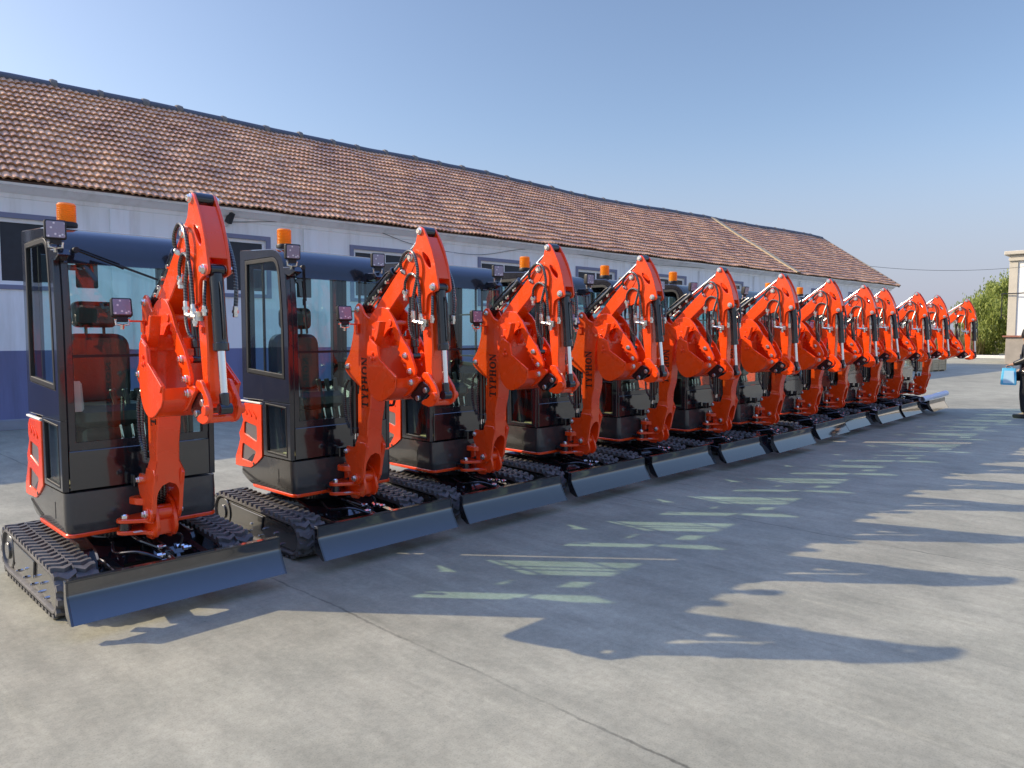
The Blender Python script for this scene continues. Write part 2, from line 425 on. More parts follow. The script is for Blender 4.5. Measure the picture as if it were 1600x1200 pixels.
def excavator(root):
    def P(mb, name, mat, par=None, **k): return mb.build(name, mat, par or root, split=name != 'lettering', **k)
    # ---- tracks
    fc, fr, rc, rr = (.50, .152), .125, (1.585, .178), .150
    def belt_path(n=160):
        pts = []
        d = Vector((rc[0]-fc[0], rc[1]-fc[1])); L = d.length; ang = math.atan2(d.y, d.x); be = math.acos((fr-rr)/L)
        a0, a1 = ang+be, ang-be
        # bottom tangent points use angle a1 (negative side), top uses a0
        seq = []
        k = 26
        for i in range(k+1):     # front wheel: from top tangent over the front to the bottom tangent
            t = a0+(2*math.pi-(a0-a1))*i/k
            seq.append((fc[0]+fr*math.cos(t), fc[1]+fr*math.sin(t)))
        for i in range(k+1):     # rear wheel from bottom tangent to top tangent
            t = a1+(a0-a1)*i/k
            seq.append((rc[0]+rr*math.cos(t), rc[1]+rr*math.sin(t)))
        seq.append(seq[0])
        S = [0]
        for a, b in zip(seq[:-1], seq[1:]): S.append(S[-1]+math.hypot(b[0]-a[0], b[1]-a[1]))
        return seq, S
    seq, S = belt_path(); LEN = S[-1]
    def at(s):
        s %= LEN
        for i in range(len(S)-1):
            if S[i+1] >= s and S[i+1] > S[i]:
                t = (s-S[i])/(S[i+1]-S[i]); a, b = seq[i], seq[i+1]
                p = Vector((a[0]*(1-t)+b[0]*t, a[1]*(1-t)+b[1]*t)); d = (Vector(b)-Vector(a)).normalized()
                return p, Vector((d.y, -d.x))       # outward normal fixed below
        return Vector(seq[0]), Vector((0, 1))
    cen = Vector(((fc[0]+rc[0])/2, (fc[1]+rc[1])/2))
    def bp(x, s, h):
        p, nn = at(s)
        if nn.dot(p-cen) < 0: nn = -nn
        q = p+nn*h; return (x, q.x, q.y)
    for sx in (-1, 1):
        mb = MB(); NP = 132
        xi, xo = .372*sx, .600*sx
        rows = []
        for i in range(NP):
            s = LEN*i/NP; st = len(mb.v)
            mb.v += [bp(xi, s, 0), bp(xo-.012*sx, s, 0), bp(xo, s, -.006), bp(xo, s, -.020), bp(xo-.012*sx, s, -.026), bp(xi, s, -.026)]
            rows.append(range(st, st+6))
        for i in range(NP):
            A, B = rows[i], rows[(i+1) % NP]
            for k in range(6): mb.face((A[k], A[(k+1) % 6], B[(k+1) % 6], B[k]), True)
        NL = 41; pit = LEN/NL; wl_ = .036
        xm = (xi+xo)/2
        for i in range(NL):
            for half in (0, 1):
                s0 = pit*(i+.5*half)
                xa, xb = (xo, xm-.004*sx) if half == 0 else (xi, xm+.004*sx)
                pr = [(0, -.010), (.18, -.010), (.55, .017), (1., -.014)]
                st = len(mb.v)
                for t, ds in pr:
                    x = xa+(xb-xa)*t
                    for hh, w in ((.0, wl_*.62), (.024, wl_*.40)):
                        mb.v.append(bp(x, s0+ds-w, hh)); mb.v.append(bp(x, s0+ds+w, hh))
                for k in range(len(pr)-1):
                    a, b = st+4*k, st+4*k+4
                    mb.face((a+2, a+3, b+3, b+2)); mb.face((a, a+2, b+2, b)); mb.face((a+1, b+1, b+3, a+3))
                for a in (st, st+4*(len(pr)-1)): mb.face((a, a+1, a+3, a+2))
        tk = P(mb, 'crawler_track', M['rubber'], smooth_angle=30)
        # track frame inside the belt
        fb = MB()
        xf = .575*sx
        outl = [(.56, .055), (1.50, .050), (1.56, .10), (1.56, .20), (1.50, .285), (.60, .245), (.53, .20), (.52, .10)]
        fb.prism(outl, .40*sx, xf, ch=.008)
        fb.prism([(.95, .13), (1.42, .13), (1.44, .27), (.92, .245)], xf-.001*sx, xf+.012*sx, ch=.004)
        fb.cyl((.40*sx, fc[0], fc[1]), (.585*sx, fc[0], fc[1]), fr-.032, 28, ch=.006)
        fb.cyl((.40*sx, rc[0], rc[1]), (.585*sx, rc[0], rc[1]), rr-.032, 28, ch=.006)
        fb.cyl((.58*sx, rc[0], rc[1]), (.598*sx, rc[0], rc[1]), .06, 20, ch=.004)
        P(fb, 'track_frame', M['frame'], tk)
        bb = MB()
        for yy, zz in ((.66, .08), (.80, .082), (.98, .085), (1.16, .088), (1.34, .09), (.74, .15), (.90, .155), (1.10, .16)):
            bb.cyl((xf, yy, zz), (xf+.016*sx, yy, zz), .011, 6); bb.cyl((xf+.016*sx, yy, zz), (xf+.024*sx, yy, zz), .007, 8)
        P(bb, 'bolt', M['chrome'], tk)
    # ---- undercarriage
    mb = MB()
    mb.prism([(.62, .20), (.72, .30), (.95, .345), (1.30, .345), (1.45, .29), (1.50, .17), (.70, .15)], -.30, .30, ch=.01)
    for sx in (-1, 1):
        mb.prism([(.72, .15), (.80, .29), (.95, .30), (1.35, .30), (1.42, .15)], sx*.28, sx*.42, ch=.01)
        mb.prism([(.60, .17), (.66, .25), (.80, .33), (.9, .33), (.9, .17)], sx*.16, sx*.19, ch=.004)
        mb.quadbar((sx*.30, .64, .215), (sx*.10, .98, .352), .014, .02)
    mb.cyl((0, 1.05, .33), (0, 1.05, .415), .29, 40, ch=.005)
    mb.cyl((0, 1.05, .405), (0, 1.05, .425), .33, 40)
    P(mb, 'undercarriage', M['black_gloss'])
    # ---- dozer blade
    prof = curve([(0., .098), (.020, .128), (.040, .160), (.060, .195), (.076, .226), (.082, .246), (.083, .275), (.082, .312)], 3)
    front = [(p[0], p[1]) for p in [(v.x, v.y) for v in [Vector((q[0], q[1])) for q in prof]]] if False else [(v[0], v[1]) for v in prof]
    back = [(y+.016, z-.002) for y, z in front[::-1]]
    mb = MB()
    st = len(mb.v); NX = 2
    for x in (-.613, .613):
        for y, z in front+back: mb.v.append((x, y, z))
    nl = len(front)+len(back)
    for i in range(nl): mb.face((st+i, st+(i+1) % nl, st+nl+(i+1) % nl, st+nl+i), True)
    mb.face(range(st, st+nl)); mb.face(range(st+nl, st+2*nl))
    bl = P(mb, 'dozer_blade', M['blade'], smooth_angle=30)
    mb = MB()
    for sx in (-1, 1):
        pl = [(y-.003, z) for y, z in front]+[(.118, .312), (.125, .20), (.10, .13), (.03, .092)]
        mb.prism(pl, sx*.613, sx*.625, ch=.002)
    mb.box((0, .105, .316), (1.25, .04, .012), .003)
    for x in (-.45, -.2, .2, .45): mb.prism([(.10, .10), (.19, .14), (.19, .22), (.10, .29)], x-.008, x+.008, ch=.002)
    P(mb, 'end_plate', M['black_gloss'], bl)
    mb = MB()
    for sx in (-1, 1):
        mb.prism([(.10, .13), (.10, .21), (.35, .235), (.66, .26), (.72, .22), (.66, .17), (.35, .16)], sx*.23, sx*.29, ch=.006)
    mb.quadbar((-.26, .36, .19), (.26, .36, .19), .05, .05)
    P(mb, 'blade_arm', M['black_gloss'])
    mb = MB()
    mb.cyl((0.02, .66, .31), (0.02, .36, .27), .036, 18, ch=.004); mb.box((.02, .15, .235), (.09, .06, .08)); mb.cyl((.02, .70, .315), (.02, .66, .31), .045, 14)
    bc = P(mb, 'blade_cylinder', M['hydraulic'])
    mb = MB(); mb.cyl((.02, .38, .272), (.02, .16, .238), .018, 14); P(mb, 'rod', M['chrome'], bc)
    mb = MB()
    for c in ((-.06, .30, .30), (-.055, .24, .275), (.085, .17, .245), (-.02, .40, .325), (.12, .36, .30), (.10, .42, .30)):
        mb.cyl((c[0]-.016, c[1], c[2]), (c[0]+.016, c[1], c[2]), .016, 6, ch=.003); mb.cyl((c[0]+.016, c[1], c[2]), (c[0]+.034, c[1], c[2]), .011, 10)
    P(mb, 'hydraulic_fitting', M['chrome'])
    mb = MB()
    mb.tube(curve([(-.06, .26, .29), (-.16, .36, .33), (-.24, .52, .31), (-.20, .70, .33)], 8), .010)
    mb.tube(curve([(.10, .40, .30), (.16, .52, .34), (.12, .66, .345), (.05, .78, .36)], 8), .010)
    mb.tube(curve([(-.03, .40, .325), (-.10, .55, .36), (-.08, .75, .36)], 8), .011)
    P(mb, 'hose', M['hydraulic'])
    # ---- house: deck trim, skirt, cover
    def foot(x, y0, y1, rf, rb, n=6):
        p = []
        for cx, cy, a0, r in ((x-rf, y0+rf, -90, rf), (x-rb, y1-rb, 0, rb), (-x+rb, y1-rb, 90, rb), (-x+rf, y0+rf, 180, rf)):
            for i in range(n+1):
                a = R(a0+90*i/n); p.append((cx+r*math.cos(a), cy+r*math.sin(a)))
        return p
    mb = MB(); mb.prism(foot(.462, .652, 1.46, .06, .20), .408, .432, ch=.004, axis='z'); P(mb, 'deck_edge', M['orange'])
    mb = MB()
    lv = [(.432, .455, .665, 1.47, .05, .16), (.455, .463, .660, 1.52, .05, .16), (.50, .466, .660, 1.615, .05, .18), (.56, .466, .660, 1.61, .05, .18), (.600, .466, .660, 1.585, .05, .18), (.684, .464, .664, 1.40, .05, .12)]
    rings = []
    for z, x, y0, y1, rf, rb in lv:
        st = len(mb.v); f_ = foot(x, y0, y1, rf, rb, 6); mb.v += [(a, b, z) for a, b in f_]; rings.append(range(st, st+len(f_)))
    for A, B in zip(rings[:-1], rings[1:]):
        for i in range(len(A)): mb.face((A[i], A[(i+1) % len(A)], B[(i+1) % len(A)], B[i]), True)
    mb.face(rings[0]); mb.face(rings[-1])
    sk = P(mb, 'lower_skirt', M['skirt'], smooth_angle=25)
    mb = MB()
    for sx in (-1, 1):
        mb.prism(rounded([(.873, .50), (.885, .50), (.885, .608), (.873, .608)], .004), sx*.4655, sx*.4675, ch=0)
        mb.prism([(1.18, .475), (1.46, .545), (1.47, .530), (1.22, .458)], sx*.4655, sx*.4680, ch=0)
    P(mb, 'panel_gap', M['seal'], sk)
    mb = MB()
    for sx in (-1, 1):
        for y, z in ((1.26, .605),): mb.cyl((sx*.45, y, z), (sx*.476, y, z), .012, 10)
    P(mb, 'latch', M['dark_plastic'], sk)
    # orange engine cover
    cov = [(1.115, 1.095), (1.40, 1.095), (1.437, 1.06), (1.445, .99), (1.425, .95), (1.455, .90), (1.50, .84), (1.485, .79), (1.52, .72), (1.57, .64), (1.575, .56), (1.50, .558), (1.31, .566), (1.20, .62), (1.12, .675)]
    g1 = [(1.41, .955), (1.19, .925), (1.19, .775), (1.425, .835)]; g2 = [(1.45, .775), (1.20, .715), (1.285, .602), (1.48, .615)]
    mb = MB()
    mb.prism(cov, -.46, .46, ch=.02)
    ec = P(mb, 'engine_cover', M['orange'])
    mb = MB()
    for sx in (-1, 1):
        mb.prism(cov, sx*.461, sx*.474, holes=[rounded(inset(g1 if area2(g1) > 0 else g1[::-1], .012), .02), rounded(inset(g2 if area2(g2) > 0 else g2[::-1], .012), .02)], ch=.004)
        for k in range(3):
            y = 1.40-.075*k; z = 1.045-.012*k
            mb.prism([(y, z+.012), (y-.05, z-.028), (y-.05, z-.048), (y-.005, z-.022)], sx*.473, sx*.480, ch=.002)
    P(mb, 'cover_panel', M['orange'], ec)
    for gp in (g1, g2):
        mb = MB()
        for sx in (-1, 1): mb.prism(inset(gp if area2(gp) > 0 else gp[::-1], -.01), sx*.4605, sx*.4635, ch=0)
        P(mb, 'grille', M['grille'], ec)
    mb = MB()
    for sx in (-1, 1): mb.prism([(1.12, 1.098), (1.455, 1.104), (1.455, 1.118), (1.12, 1.112)], sx*.455, sx*.479, ch=.003)  # pale strip paints in the sunlit top edge of the cover
    P(mb, 'cover_sunlit_edge', M['sticker'], ec)
    # ---- cab
    up_o = [(1.43, 1.13), (1.425, 2.325), (1.41, 2.337), (.90, 2.309), (.845, 2.295), (.80, 2.27), (.765, 2.235), (.738, 2.19), (.720, 2.13), (.700, 1.90), (.688, 1.70), (.686, 1.13)]
    win_o = [(1.345, 1.35), (1.335, 2.245), (.905, 2.245), (.865, 2.236), (.83, 2.21), (.808, 2.17), (.795, 2.11), (.772, 1.90), (.760, 1.70), (.755, 1.315)]
    win_i = inset(win_o if area2(win_o) > 0 else win_o[::-1], .032)
    lo_o = [(1.112, 1.128), (.687, 1.128), (.692, .692), (1.105, .692)]
    lo_h = [(1.065, 1.115), (.745, 1.100), (.735, .712), (1.052, .722)]
    mb = MB()
    for sx in (-1, 1):
        mb.prism(up_o, sx*.428, sx*.470, holes=[win_o], ch=.007)
        mb.prism(lo_o, sx*.430, sx*.468, holes=[lo_h], ch=.004)
    # front pillars / header / lower cross member, rear frame
    for sx in (-1, 1):
        mb.prism([(.690, .985), (.690, 1.70), (.703, 1.90), (.722, 2.10), (.76, 2.10), (.742, 1.90), (.73, 1.70), (.73, .985)], sx*.385, sx*.4275, ch=.004)
        mb.box((sx*.40, 1.40, 1.7), (.056, .05, 1.18), .006)
    mb.box((0, 1.40, 1.185), (.744, .05, .12), .006); mb.box((0, 1.40, 2.24), (.744, .05, .10), .006)
    mb.box((0, .712, .965), (.853, .045, .05), .006)
    mb.box((0, 1.15, .70), (.85, .86, .02), .003)
    mb.box((0, 1.41, .93), (.86, .02, .40), .003)
    cab = P(mb, 'cab', M['cab'])
    mb = MB()
    mb.prism([(.703, 2.085), (.724, 2.135), (.742, 2.192), (.769, 2.238), (.803, 2.272), (.847, 2.297), (.90, 2.311), (1.408, 2.339), (1.43, 2.325), (1.43, 2.29), (.93, 2.262), (.86, 2.235), (.81, 2.19), (.775, 2.12), (.76, 2.085)], -.427, .427, ch=.006)
    P(mb, 'roof', M['cab'], cab)
    mb = MB(); mb.prism([(-.427, .695), (.427, .695), (.427, .938), (-.427, .938)], .684, .700, ch=.004, axis='y')
    P(mb, 'front_panel', M['black_gloss'], cab)
    mb = MB()
    for sx in (-1, 1):
        mb.prism(win_o, sx*.452, sx*.4735, holes=[win_i], ch=.003)
        mb.prism(lo_h, sx*.445, sx*.4705, holes=[inset(lo_h if area2(lo_h) > 0 else lo_h[::-1], .014)], ch=.003)
        mb.box((sx*.452, 1.08, 1.78), (.016, .020, .90), .002)
    P(mb, 'window_seal', M['seal'], cab)
    def pane(name, pts):
        mb = MB(); mb.v = pts; mb.face(range(len(pts))); return P(mb, name, M['glass'], cab, fix=False)
    for sx in (-1, 1):
        pane('side_window', [(sx*.460, a, b) for a, b in win_i]); pane('lower_window', [(sx*.4575, a, b) for a, b in lo_h])
    mb = MB(); st = 0
    for y, z in ((.698, .992), (.698, 1.70), (.711, 1.90), (.729, 2.10)): mb.v += [(-.385, y, z), (.385, y, z)]
    for i in range(3): mb.face((2*i, 2*i+1, 2*i+3, 2*i+2), True)
    P(mb, 'windscreen', M['glass'], cab, fix=False)
    mb = MB(); mb.box((0, .7035, 1.52), (.77, .012, .018), .002); P(mb, 'windscreen_bar', M['seal'], cab)
    pane('rear_window', [(-.372, 1.40, 1.245), (.372, 1.40, 1.245), (.372, 1.40, 2.19), (-.372, 1.40, 2.19)])
    # interior
    mb = MB()
    def cushion(mb, x0, x1, y0, y1, z0, z1, r):
        pr = rounded([(x0, z0), (x1, z0), (x1, z1), (x0, z1)], r, 5); mb.prism(pr, y0, y1, ch=.03, axis='y')
    cushion(mb, -.33, .10, 1.16, 1.28, 1.18, 1.66, .11)
    pr = rounded([(-.34, .78), (.11, .78), (.11, 1.26), (-.34, 1.26)], .08, 4); mb.prism(pr, 1.06, 1.20, ch=.04, axis='z')
    mb.box((-.115, 1.05, .88), (.36, .36, .34), .02)
    seat = P(mb, 'seat', M['seat'])
    mb = MB(); cushion(mb, -.255, .015, 1.13, 1.24, 1.70, 1.875, .05); mb.cyl((-.17, 1.19, 1.62), (-.17, 1.19, 1.72), .01, 8); mb.cyl((-.06, 1.19, 1.62), (-.06, 1.19, 1.72), .01, 8)
    P(mb, 'headrest', M['seat'], seat)
    mb = MB(); mb.prism([(.88, .72), (.98, 1.12), (1.28, 1.20), (1.28, .72)], .20, .38, ch=.02); mb.prism([(.92, .72), (1.0, 1.08), (1.28, 1.16), (1.28, .72)], -.42, -.36, ch=.02)
    P(mb, 'side_console', M['dark_plastic'])
    mb = MB(); mb.box((0, .98, .722), (.80, .52, .015), .003); P(mb, 'floor_mat', M['floor_mat'])
    mb = MB()
    for x0, x1 in ((-.045, -.11), (.01, -.035), (.075, .04)): mb.cyl((x0, .80, .73), (x1, .83, 1.20), .0095, 10)
    lev = P(mb, 'control_lever', M['chrome'])
    mb = MB()
    for x1 in (-.11, -.035, .04): mb.cyl((x1, .83, 1.19), (x1-.018, .838, 1.30), .013, 12, r2=.021, ch=.006)
    mb.cyl((-.39, .98, 1.10), (-.39, .96, 1.27), .012, 10); mb.cyl((-.39, .96, 1.27), (-.39, .95, 1.36), .022, 10, ch=.006)
    mb.tube(curve([(-.33, 1.0, .72), (-.33, .96, .95), (-.32, 1.0, 1.15)], 5), .018)
    P(mb, 'grip', M['dark_plastic'], lev)
    mb = MB(); mb.prism([(.80, 1.17), (.84, 1.36), (.93, 1.33), (1.08, 1.20), (1.08, 1.14)], -.405, -.30, ch=.015); P(mb, 'armrest_console', M['pale_plastic'])
    mb = MB()
    for k in range(5): mb.cyl((-.352, .90+.006*k, 1.335+.022*k), (-.352, .904+.006*k, 1.352+.022*k), .040-.005*k, 14, r2=.034-.005*k)
    P(mb, 'lever_boot', M['dark_plastic'])
    mb = MB()
    for z in (1.44, 1.86): mb.box((.445, 1.05, z), (.018, .56, .016), .002)  # rails added to cut the sunlight through the cab into thin streaks
    mb.box((.445, .98, 1.78), (.018, .018, .86), .002)
    P(mb, 'added_door_rail', M['seal'])
    # mirror
    mb = MB(); mb.box((-.262, .80, 2.02), (.125, .02, .155), .008); mb.cyl((-.395, .80, 2.065), (-.31, .80, 2.065), .018, 10); P(mb, 'mirror', M['dark_plastic'])
    # wiper: pivot at the top left, blade hanging down
    w = empty('wiper'); w.parent = root; w.location = (-.355, .676, 2.16)
    mb = MB(); mb.cyl((0, .03, .0), (0, -.028, .0), .018, 12); mb.quadbar((0, -.022, 0), (.015, -.010, -.27), .012, .010); mb.quadbar((.012, -.022, .0), (.030, -.008, -.25), .006, .006)
    P(mb, 'wiper_arm', M['seal'], w)
    mb = MB(); mb.quadbar((.012, .006, -.10), (.036, -.002, -.50), .012, .014, up=(0, 1, 0)); mb.box((.018, .0, -.26), (.022, .018, .05)); P(mb, 'wiper_blade', M['seal'], w)
    # hand rail and horn box at the right front
    mb = MB(); mb.tube(curve([(.475, .705, 1.05), (.50, .66, 1.10), (.505, .655, 1.5), (.475, .71, 1.56)], 6), .011); P(mb, 'grab_handle', M['seal'])
    # beacon
    mb = MB()
    pf = [(.052, .0), (.056, .004)]
    for k in range(9): pf += [(.056, .006+k*.0115), (.052, .006+k*.0115+.004), (.056, .006+k*.0115+.0105)]
    pf += [(.053, .114), (.046, .122), (.02, .125)]
    mb.lathe(pf, (-.31, 1.0, 2.362), 28); be = P(mb, 'beacon', M['amber'])
    mb = MB(); mb.lathe([(.06, 0), (.062, .02), (.058, .03), (.05, .032)], (-.31, 1.0, 2.334), 24); P(mb, 'beacon_base', M['seal'], be)
    # work lights
    def light(c, rx, rz, foot_pts, s=.112):
        e = empty('work_light'); e.parent = root; e.location = c; e.rotation_euler = (rx, 0, rz)
        mb = MB(); mb.prism(rounded([(-s/2, -s/2), (s/2, -s/2), (s/2, s/2), (-s/2, s/2)], .012, 3), -.012, .028, ch=.004, axis='y')
        for k in range(6): mb.box((-.042+.0168*k, .036, 0), (.004, .02, s*.8), 0)
        mb.box((0, .012, -.068), (.06, .03, .03), .003); P(mb, 'lamp_housing', M['seal'], e)
        mb = MB(); mb.prism(rounded([(-.047, -.047), (.047, -.047), (.047, .047), (-.047, .047)], .008, 3), -.0155, -.008, ch=.001, axis='y'); P(mb, 'lamp_lens', M['lens'], e)
        mb = MB(); mb.cyl((-.042, .012, -.072), (.042, .012, -.072), .008, 8); mb.tube([(-.034, .012, -.07), (-.034, .012, -.10), (0, .02, -.105), (.034, .012, -.10), (.034, .012, -.07)], .007, 8)
        mb.cyl((0, .02, -.10), (0, .03, -.125), .012, 8); P(mb, 'lamp_bracket', M['zinc'], e)
        return e
    light((-.478, .59, 2.262), R(4), R(-12), None); light((.300, .60, 2.258), R(4), R(-6), None)
    for x in (-.44, .30):
        mb = MB(); mb.prism([(.57, 2.12), (.66, 2.09), (.735, 2.11), (.745, 2.16), (.60, 2.155)], x-.035, x+.035, ch=.005); P(mb, 'lamp_mount', M['cab'], cab)
    l3 = light((-.205, .36, 1.812), R(-10), R(-12), None)
    mb = MB(); mb.box((-.145, .385, 1.732), (.17, .035, .010), .002); mb.box((-.075, .40, 1.70), (.012, .05, .07), .002); P(mb, 'lamp_mount', M['orange'])
    # ---- swing post
    mb = MB()
    lug = [(-.068, .37), (.068, .37), (.075, .60), (.04, .655), (-.03, .655), (-.10, .635), (-.20, .595), (-.222, .555), (-.20, .51), (-.09, .44)]
    mb.prism(rounded(lug, .02, 3), .482, .507, ch=.004, axis='z'); mb.prism(rounded(lug, .02, 3), .409, .434, ch=.004, axis='z')
    mb.prism(rounded([(-.068, .43), (-.040, .43), (-.036, .60), (-.10, .61), (-.14, .57), (-.12, .50)], .02, 3), .590, .632, ch=.004, axis='z')
    for sx in (-1, 1):
        mb.prism([(.415, .378), (.383, .405), (.350, .402), (.32, .43), (.305, .47), (.33, .56), (.36, .61), (.42, .64), (.515, .65), (.525, .40), (.49, .376)], sx*.042, sx*.0645, ch=.004)
    mb.prism([(-.045, .42), (.045, .42), (.045, .505), (-.045, .505)], .365, .382, ch=.003, axis='y')
    mb.cyl((-.0645, .390, .548), (.0645, .390, .548), .048, 20, ch=.003)
    mb.cyl((0, .60, .41), (0, .60, .635), .045, 20)
    sw = P(mb, 'swing_post', M['orange'])
    mb = MB(); mb.cyl((0, .60, .40), (0, .60, .655), .028, 14, ch=.004); mb.cyl((-.168, .545, .40), (-.168, .545, .535), .020, 14, ch=.003); mb.cyl((-.168, .545, .505), (-.168, .545, .532), .026, 12, ch=.004); P(mb, 'swing_pin', M['chrome'], sw)
    mb = MB(); mb.cyl((-.168, .545, .437), (-.168, .545, .479), .036, 16); mb.cyl((-.168, .56, .458), (-.17, .68, .458), .022, 12); P(mb, 'swing_cylinder', M['hydraulic'], sw)
    mb = MB(); mb.box((.0, .648, .46), (.10, .04, .05), .005); P(mb, 'valve_block', M['hydraulic'], sw)
    mb = MB(); mb.box((-.06, .628, .725), (.07, .06, .075), .006); mb.box((-.06, .668, .70), (.03, .04, .03), .003); P(mb, 'relay_box', M['hydraulic'], sw)
    mb = MB()
    for k in range(4): mb.tube(curve([(-.038+.025*k, .60, .50), (-.035+.023*k, .47, .56+.01*k), (-.033+.022*k, .44, .68), (-.03+.02*k, .45, .85)], 6), .0115)
    P(mb, 'hose_bundle', M['hose'], sw)
    mb = MB(); mb.box((-.13, .445, .4352), (.05, .035, .002), 0); P(mb, 'sticker', M['sticker'], sw)
    # ---- boom
    bo = [(.385, .80), (.386, .977), (.383, 1.107), (.376, 1.28), (.366, 1.432), (.351, 1.579), (.313, 1.679), (.241, 1.778), (.185, 1.836), (.083, 1.935), (-.045, 2.057), (-.218, 2.213), (-.245, 2.236), (-.27, 2.240), (-.292, 2.225), (-.303, 2.20), (-.303, 2.165), (-.269, 2.114), (-.138, 1.956), (-.002, 1.835), (.10, 1.73), (.165, 1.63), (.203, 1.53), (.214, 1.435), (.214, 1.303), (.226, 1.116), (.261, .986), (.272, .80)]
    mb = MB(); mb.prism(bo, -.068, .068, ch=.006)
    for sx in (-1, 1):
        mb.prism([(.385, .94), (.386, 1.2), (.33, 1.2), (.285, .885)], sx*.0675, sx*.0690, ch=0)
        cl = [(.508, .787), (.445, .785), (.402, .792), (.388, .835), (.270, .835), (.243, .806), (.258, .768), (.273, .734), (.298, .662), (.303, .592), (.312, .545), (.332, .513), (.365, .495), (.40, .495), (.432, .515), (.452, .56), (.468, .62), (.518, .655), (.538, .70), (.534, .755)]
        mb.prism(cl, sx*.067, sx*.0905, ch=.005)
        mb.cyl((sx*.06, .390, .548), (sx*.098, .390, .548), .038, 20, ch=.003)
        st = len(mb.v)
        mb.v += [(sx*.0665, .386, .885), (sx*.0665, .268, .885), (sx*.0895, .246, .812), (sx*.0895, .395, .800)]
        mb.face((st, st+1, st+2, st+3))
    fo = [(-.066, .875), (.066, .875), (.0885, .806), (.0885, .70), (.0885, .56), (.0665, .56), (.0665, .665), (.060, .70), (.040, .735), (0, .752), (-.040, .735), (-.060, .70), (-.0665, .665), (-.0665, .56), (-.0885, .56), (-.0885, .70), (-.0885, .806)]
    # front fork plate follows the slope of the clevis edge
    st = len(mb.v); slope = lambda z: .302 if z < .60 else (.302-(z-.60)*.28 if z < .806 else .2443+(z-.806)*.33)
    mb.v += [(a, slope(b), b) for a, b in fo]; mb.v += [(a, slope(b)+.02, b) for a, b in fo]; k = len(fo)
    mb.face(range(st, st+k)); mb.face(range(st+k, st+2*k))
    for i in range(k): mb.face((st+i, st+(i+1) % k, st+k+(i+1) % k, st+k+i))
    boom = P(mb, 'boom', M['orange'])
    mb = MB()
    br = smooth_poly([(.37, 1.25), (.45, 1.295), (.51, 1.33), (.568, 1.375), (.575, 1.425), (.54, 1.465), (.50, 1.52), (.455, 1.66), (.442, 1.75), (.448, 1.84), (.405, 1.895), (.355, 1.885), (.30, 1.80), (.225, 1.775), (.30, 1.66), (.35, 1.43)], 1)
    for sx in (-1, 1): mb.prism(br, sx*.046, sx*.064, ch=.004)
    P(mb, 'cylinder_bracket', M['orange'], boom)
    # serif lettering on both boom sides, reading upwards
    def lettering(sx):
        mb = MB(); s = .0705
        H_ = .080; y0 = .337; off = [0]
        def bar(u0, v0, u1, v1, u2=None, v2=None, u3=None, v3=None):
            q = [(u0, v0), (u1, v0), (u1, v1), (u0, v1)] if u2 is None else [(u0, v0), (u1, v1), (u2, v2), (u3, v3)]
            off[0] += 1; t = s+.0010+.00012*(off[0] % 7)
            pts = [(y0-.080+H_-v if False else y0-(1-0)*0-(v if False else 0), 0) for u, v in q]
            # letter frame: u along +z, v up the letter = +y direction
            poly = [((y0-H_)+v, z0+u) for u, v in q] if sx < 0 else [((y0)-v, z0+u) for u, v in q]
            mb.prism(poly, sx*.0685, sx*t, ch=0)
        adv = {'T': .062, 'Y': .062, 'P': .058, 'H': .070, 'O': .070, 'N': .068}
        z0 = 1.100
        th, tn, sf = .0135, .006, .005
        for ch in 'TYPHON':
            W = adv[ch]-.008
            if ch == 'T':
                bar(W/2-th/2, 0, W/2+th/2, H_); bar(0, H_-tn, W, H_); bar(0, H_-.022, .004, H_-tn); bar(W-.004, H_-.022, W, H_-tn); bar(W/2-.016, 0, W/2+.016, sf)
            if ch == 'Y':
                bar(W/2-th/2, 0, W/2+th/2, H_*.42); bar(W/2-.016, 0, W/2+.016, sf)
                bar(.006, H_, .020, H_, W/2+th/2, H_*.40, W/2-th/2, H_*.40); bar(W-.012, H_, W-.006, H_, W/2+th/2, H_*.40, W/2+.002, H_*.40)
                bar(0, H_-sf, .026, H_); bar(W-.020, H_-sf, W, H_)
            if ch == 'P':
                bar(.007, 0, .007+th, H_); bar(0, 0, .028, sf); bar(0, H_-sf, .02, H_)
                n = 9; cx, cy, ro, ri = .026, H_*.735, (.025, H_*.265), (.013, H_*.20)
                bar(.018, H_-tn, .028, H_); bar(.018, H_*.47, .028, H_*.47+tn)
                for i in range(n):
                    a, b = R(-90+180*i/n), R(-90+180*(i+1)/n)
                    bar(cx+ro[0]*math.cos(a), cy+ro[1]*math.sin(a), cx+ro[0]*math.cos(b), cy+ro[1]*math.sin(b), cx+ri[0]*math.cos(b), cy+ri[1]*math.sin(b), cx+ri[0]*math.cos(a), cy+ri[1]*math.sin(a))
            if ch == 'H':
                for u in (.007, W-.007-th): bar(u, 0, u+th, H_); bar(u-.007, 0, u+th+.007, sf); bar(u-.007, H_-sf, u+th+.007, H_)
                bar(.018, H_*.48, W-.018, H_*.48+tn)
            if ch == 'O':
                n = 20; cx, cy, ro, ri = W/2, H_/2, (W/2, H_/2+.001), (W/2-.0145, H_/2-.006)
                for i in range(n):
                    a, b = 2*math.pi*i/n, 2*math.pi*(i+1)/n
                    bar(cx+ro[0]*math.cos(a), cy+ro[1]*math.sin(a), cx+ro[0]*math.cos(b), cy+ro[1]*math.sin(b), cx+ri[0]*math.cos(b), cy+ri[1]*math.sin(b), cx+ri[0]*math.cos(a), cy+ri[1]*math.sin(a))
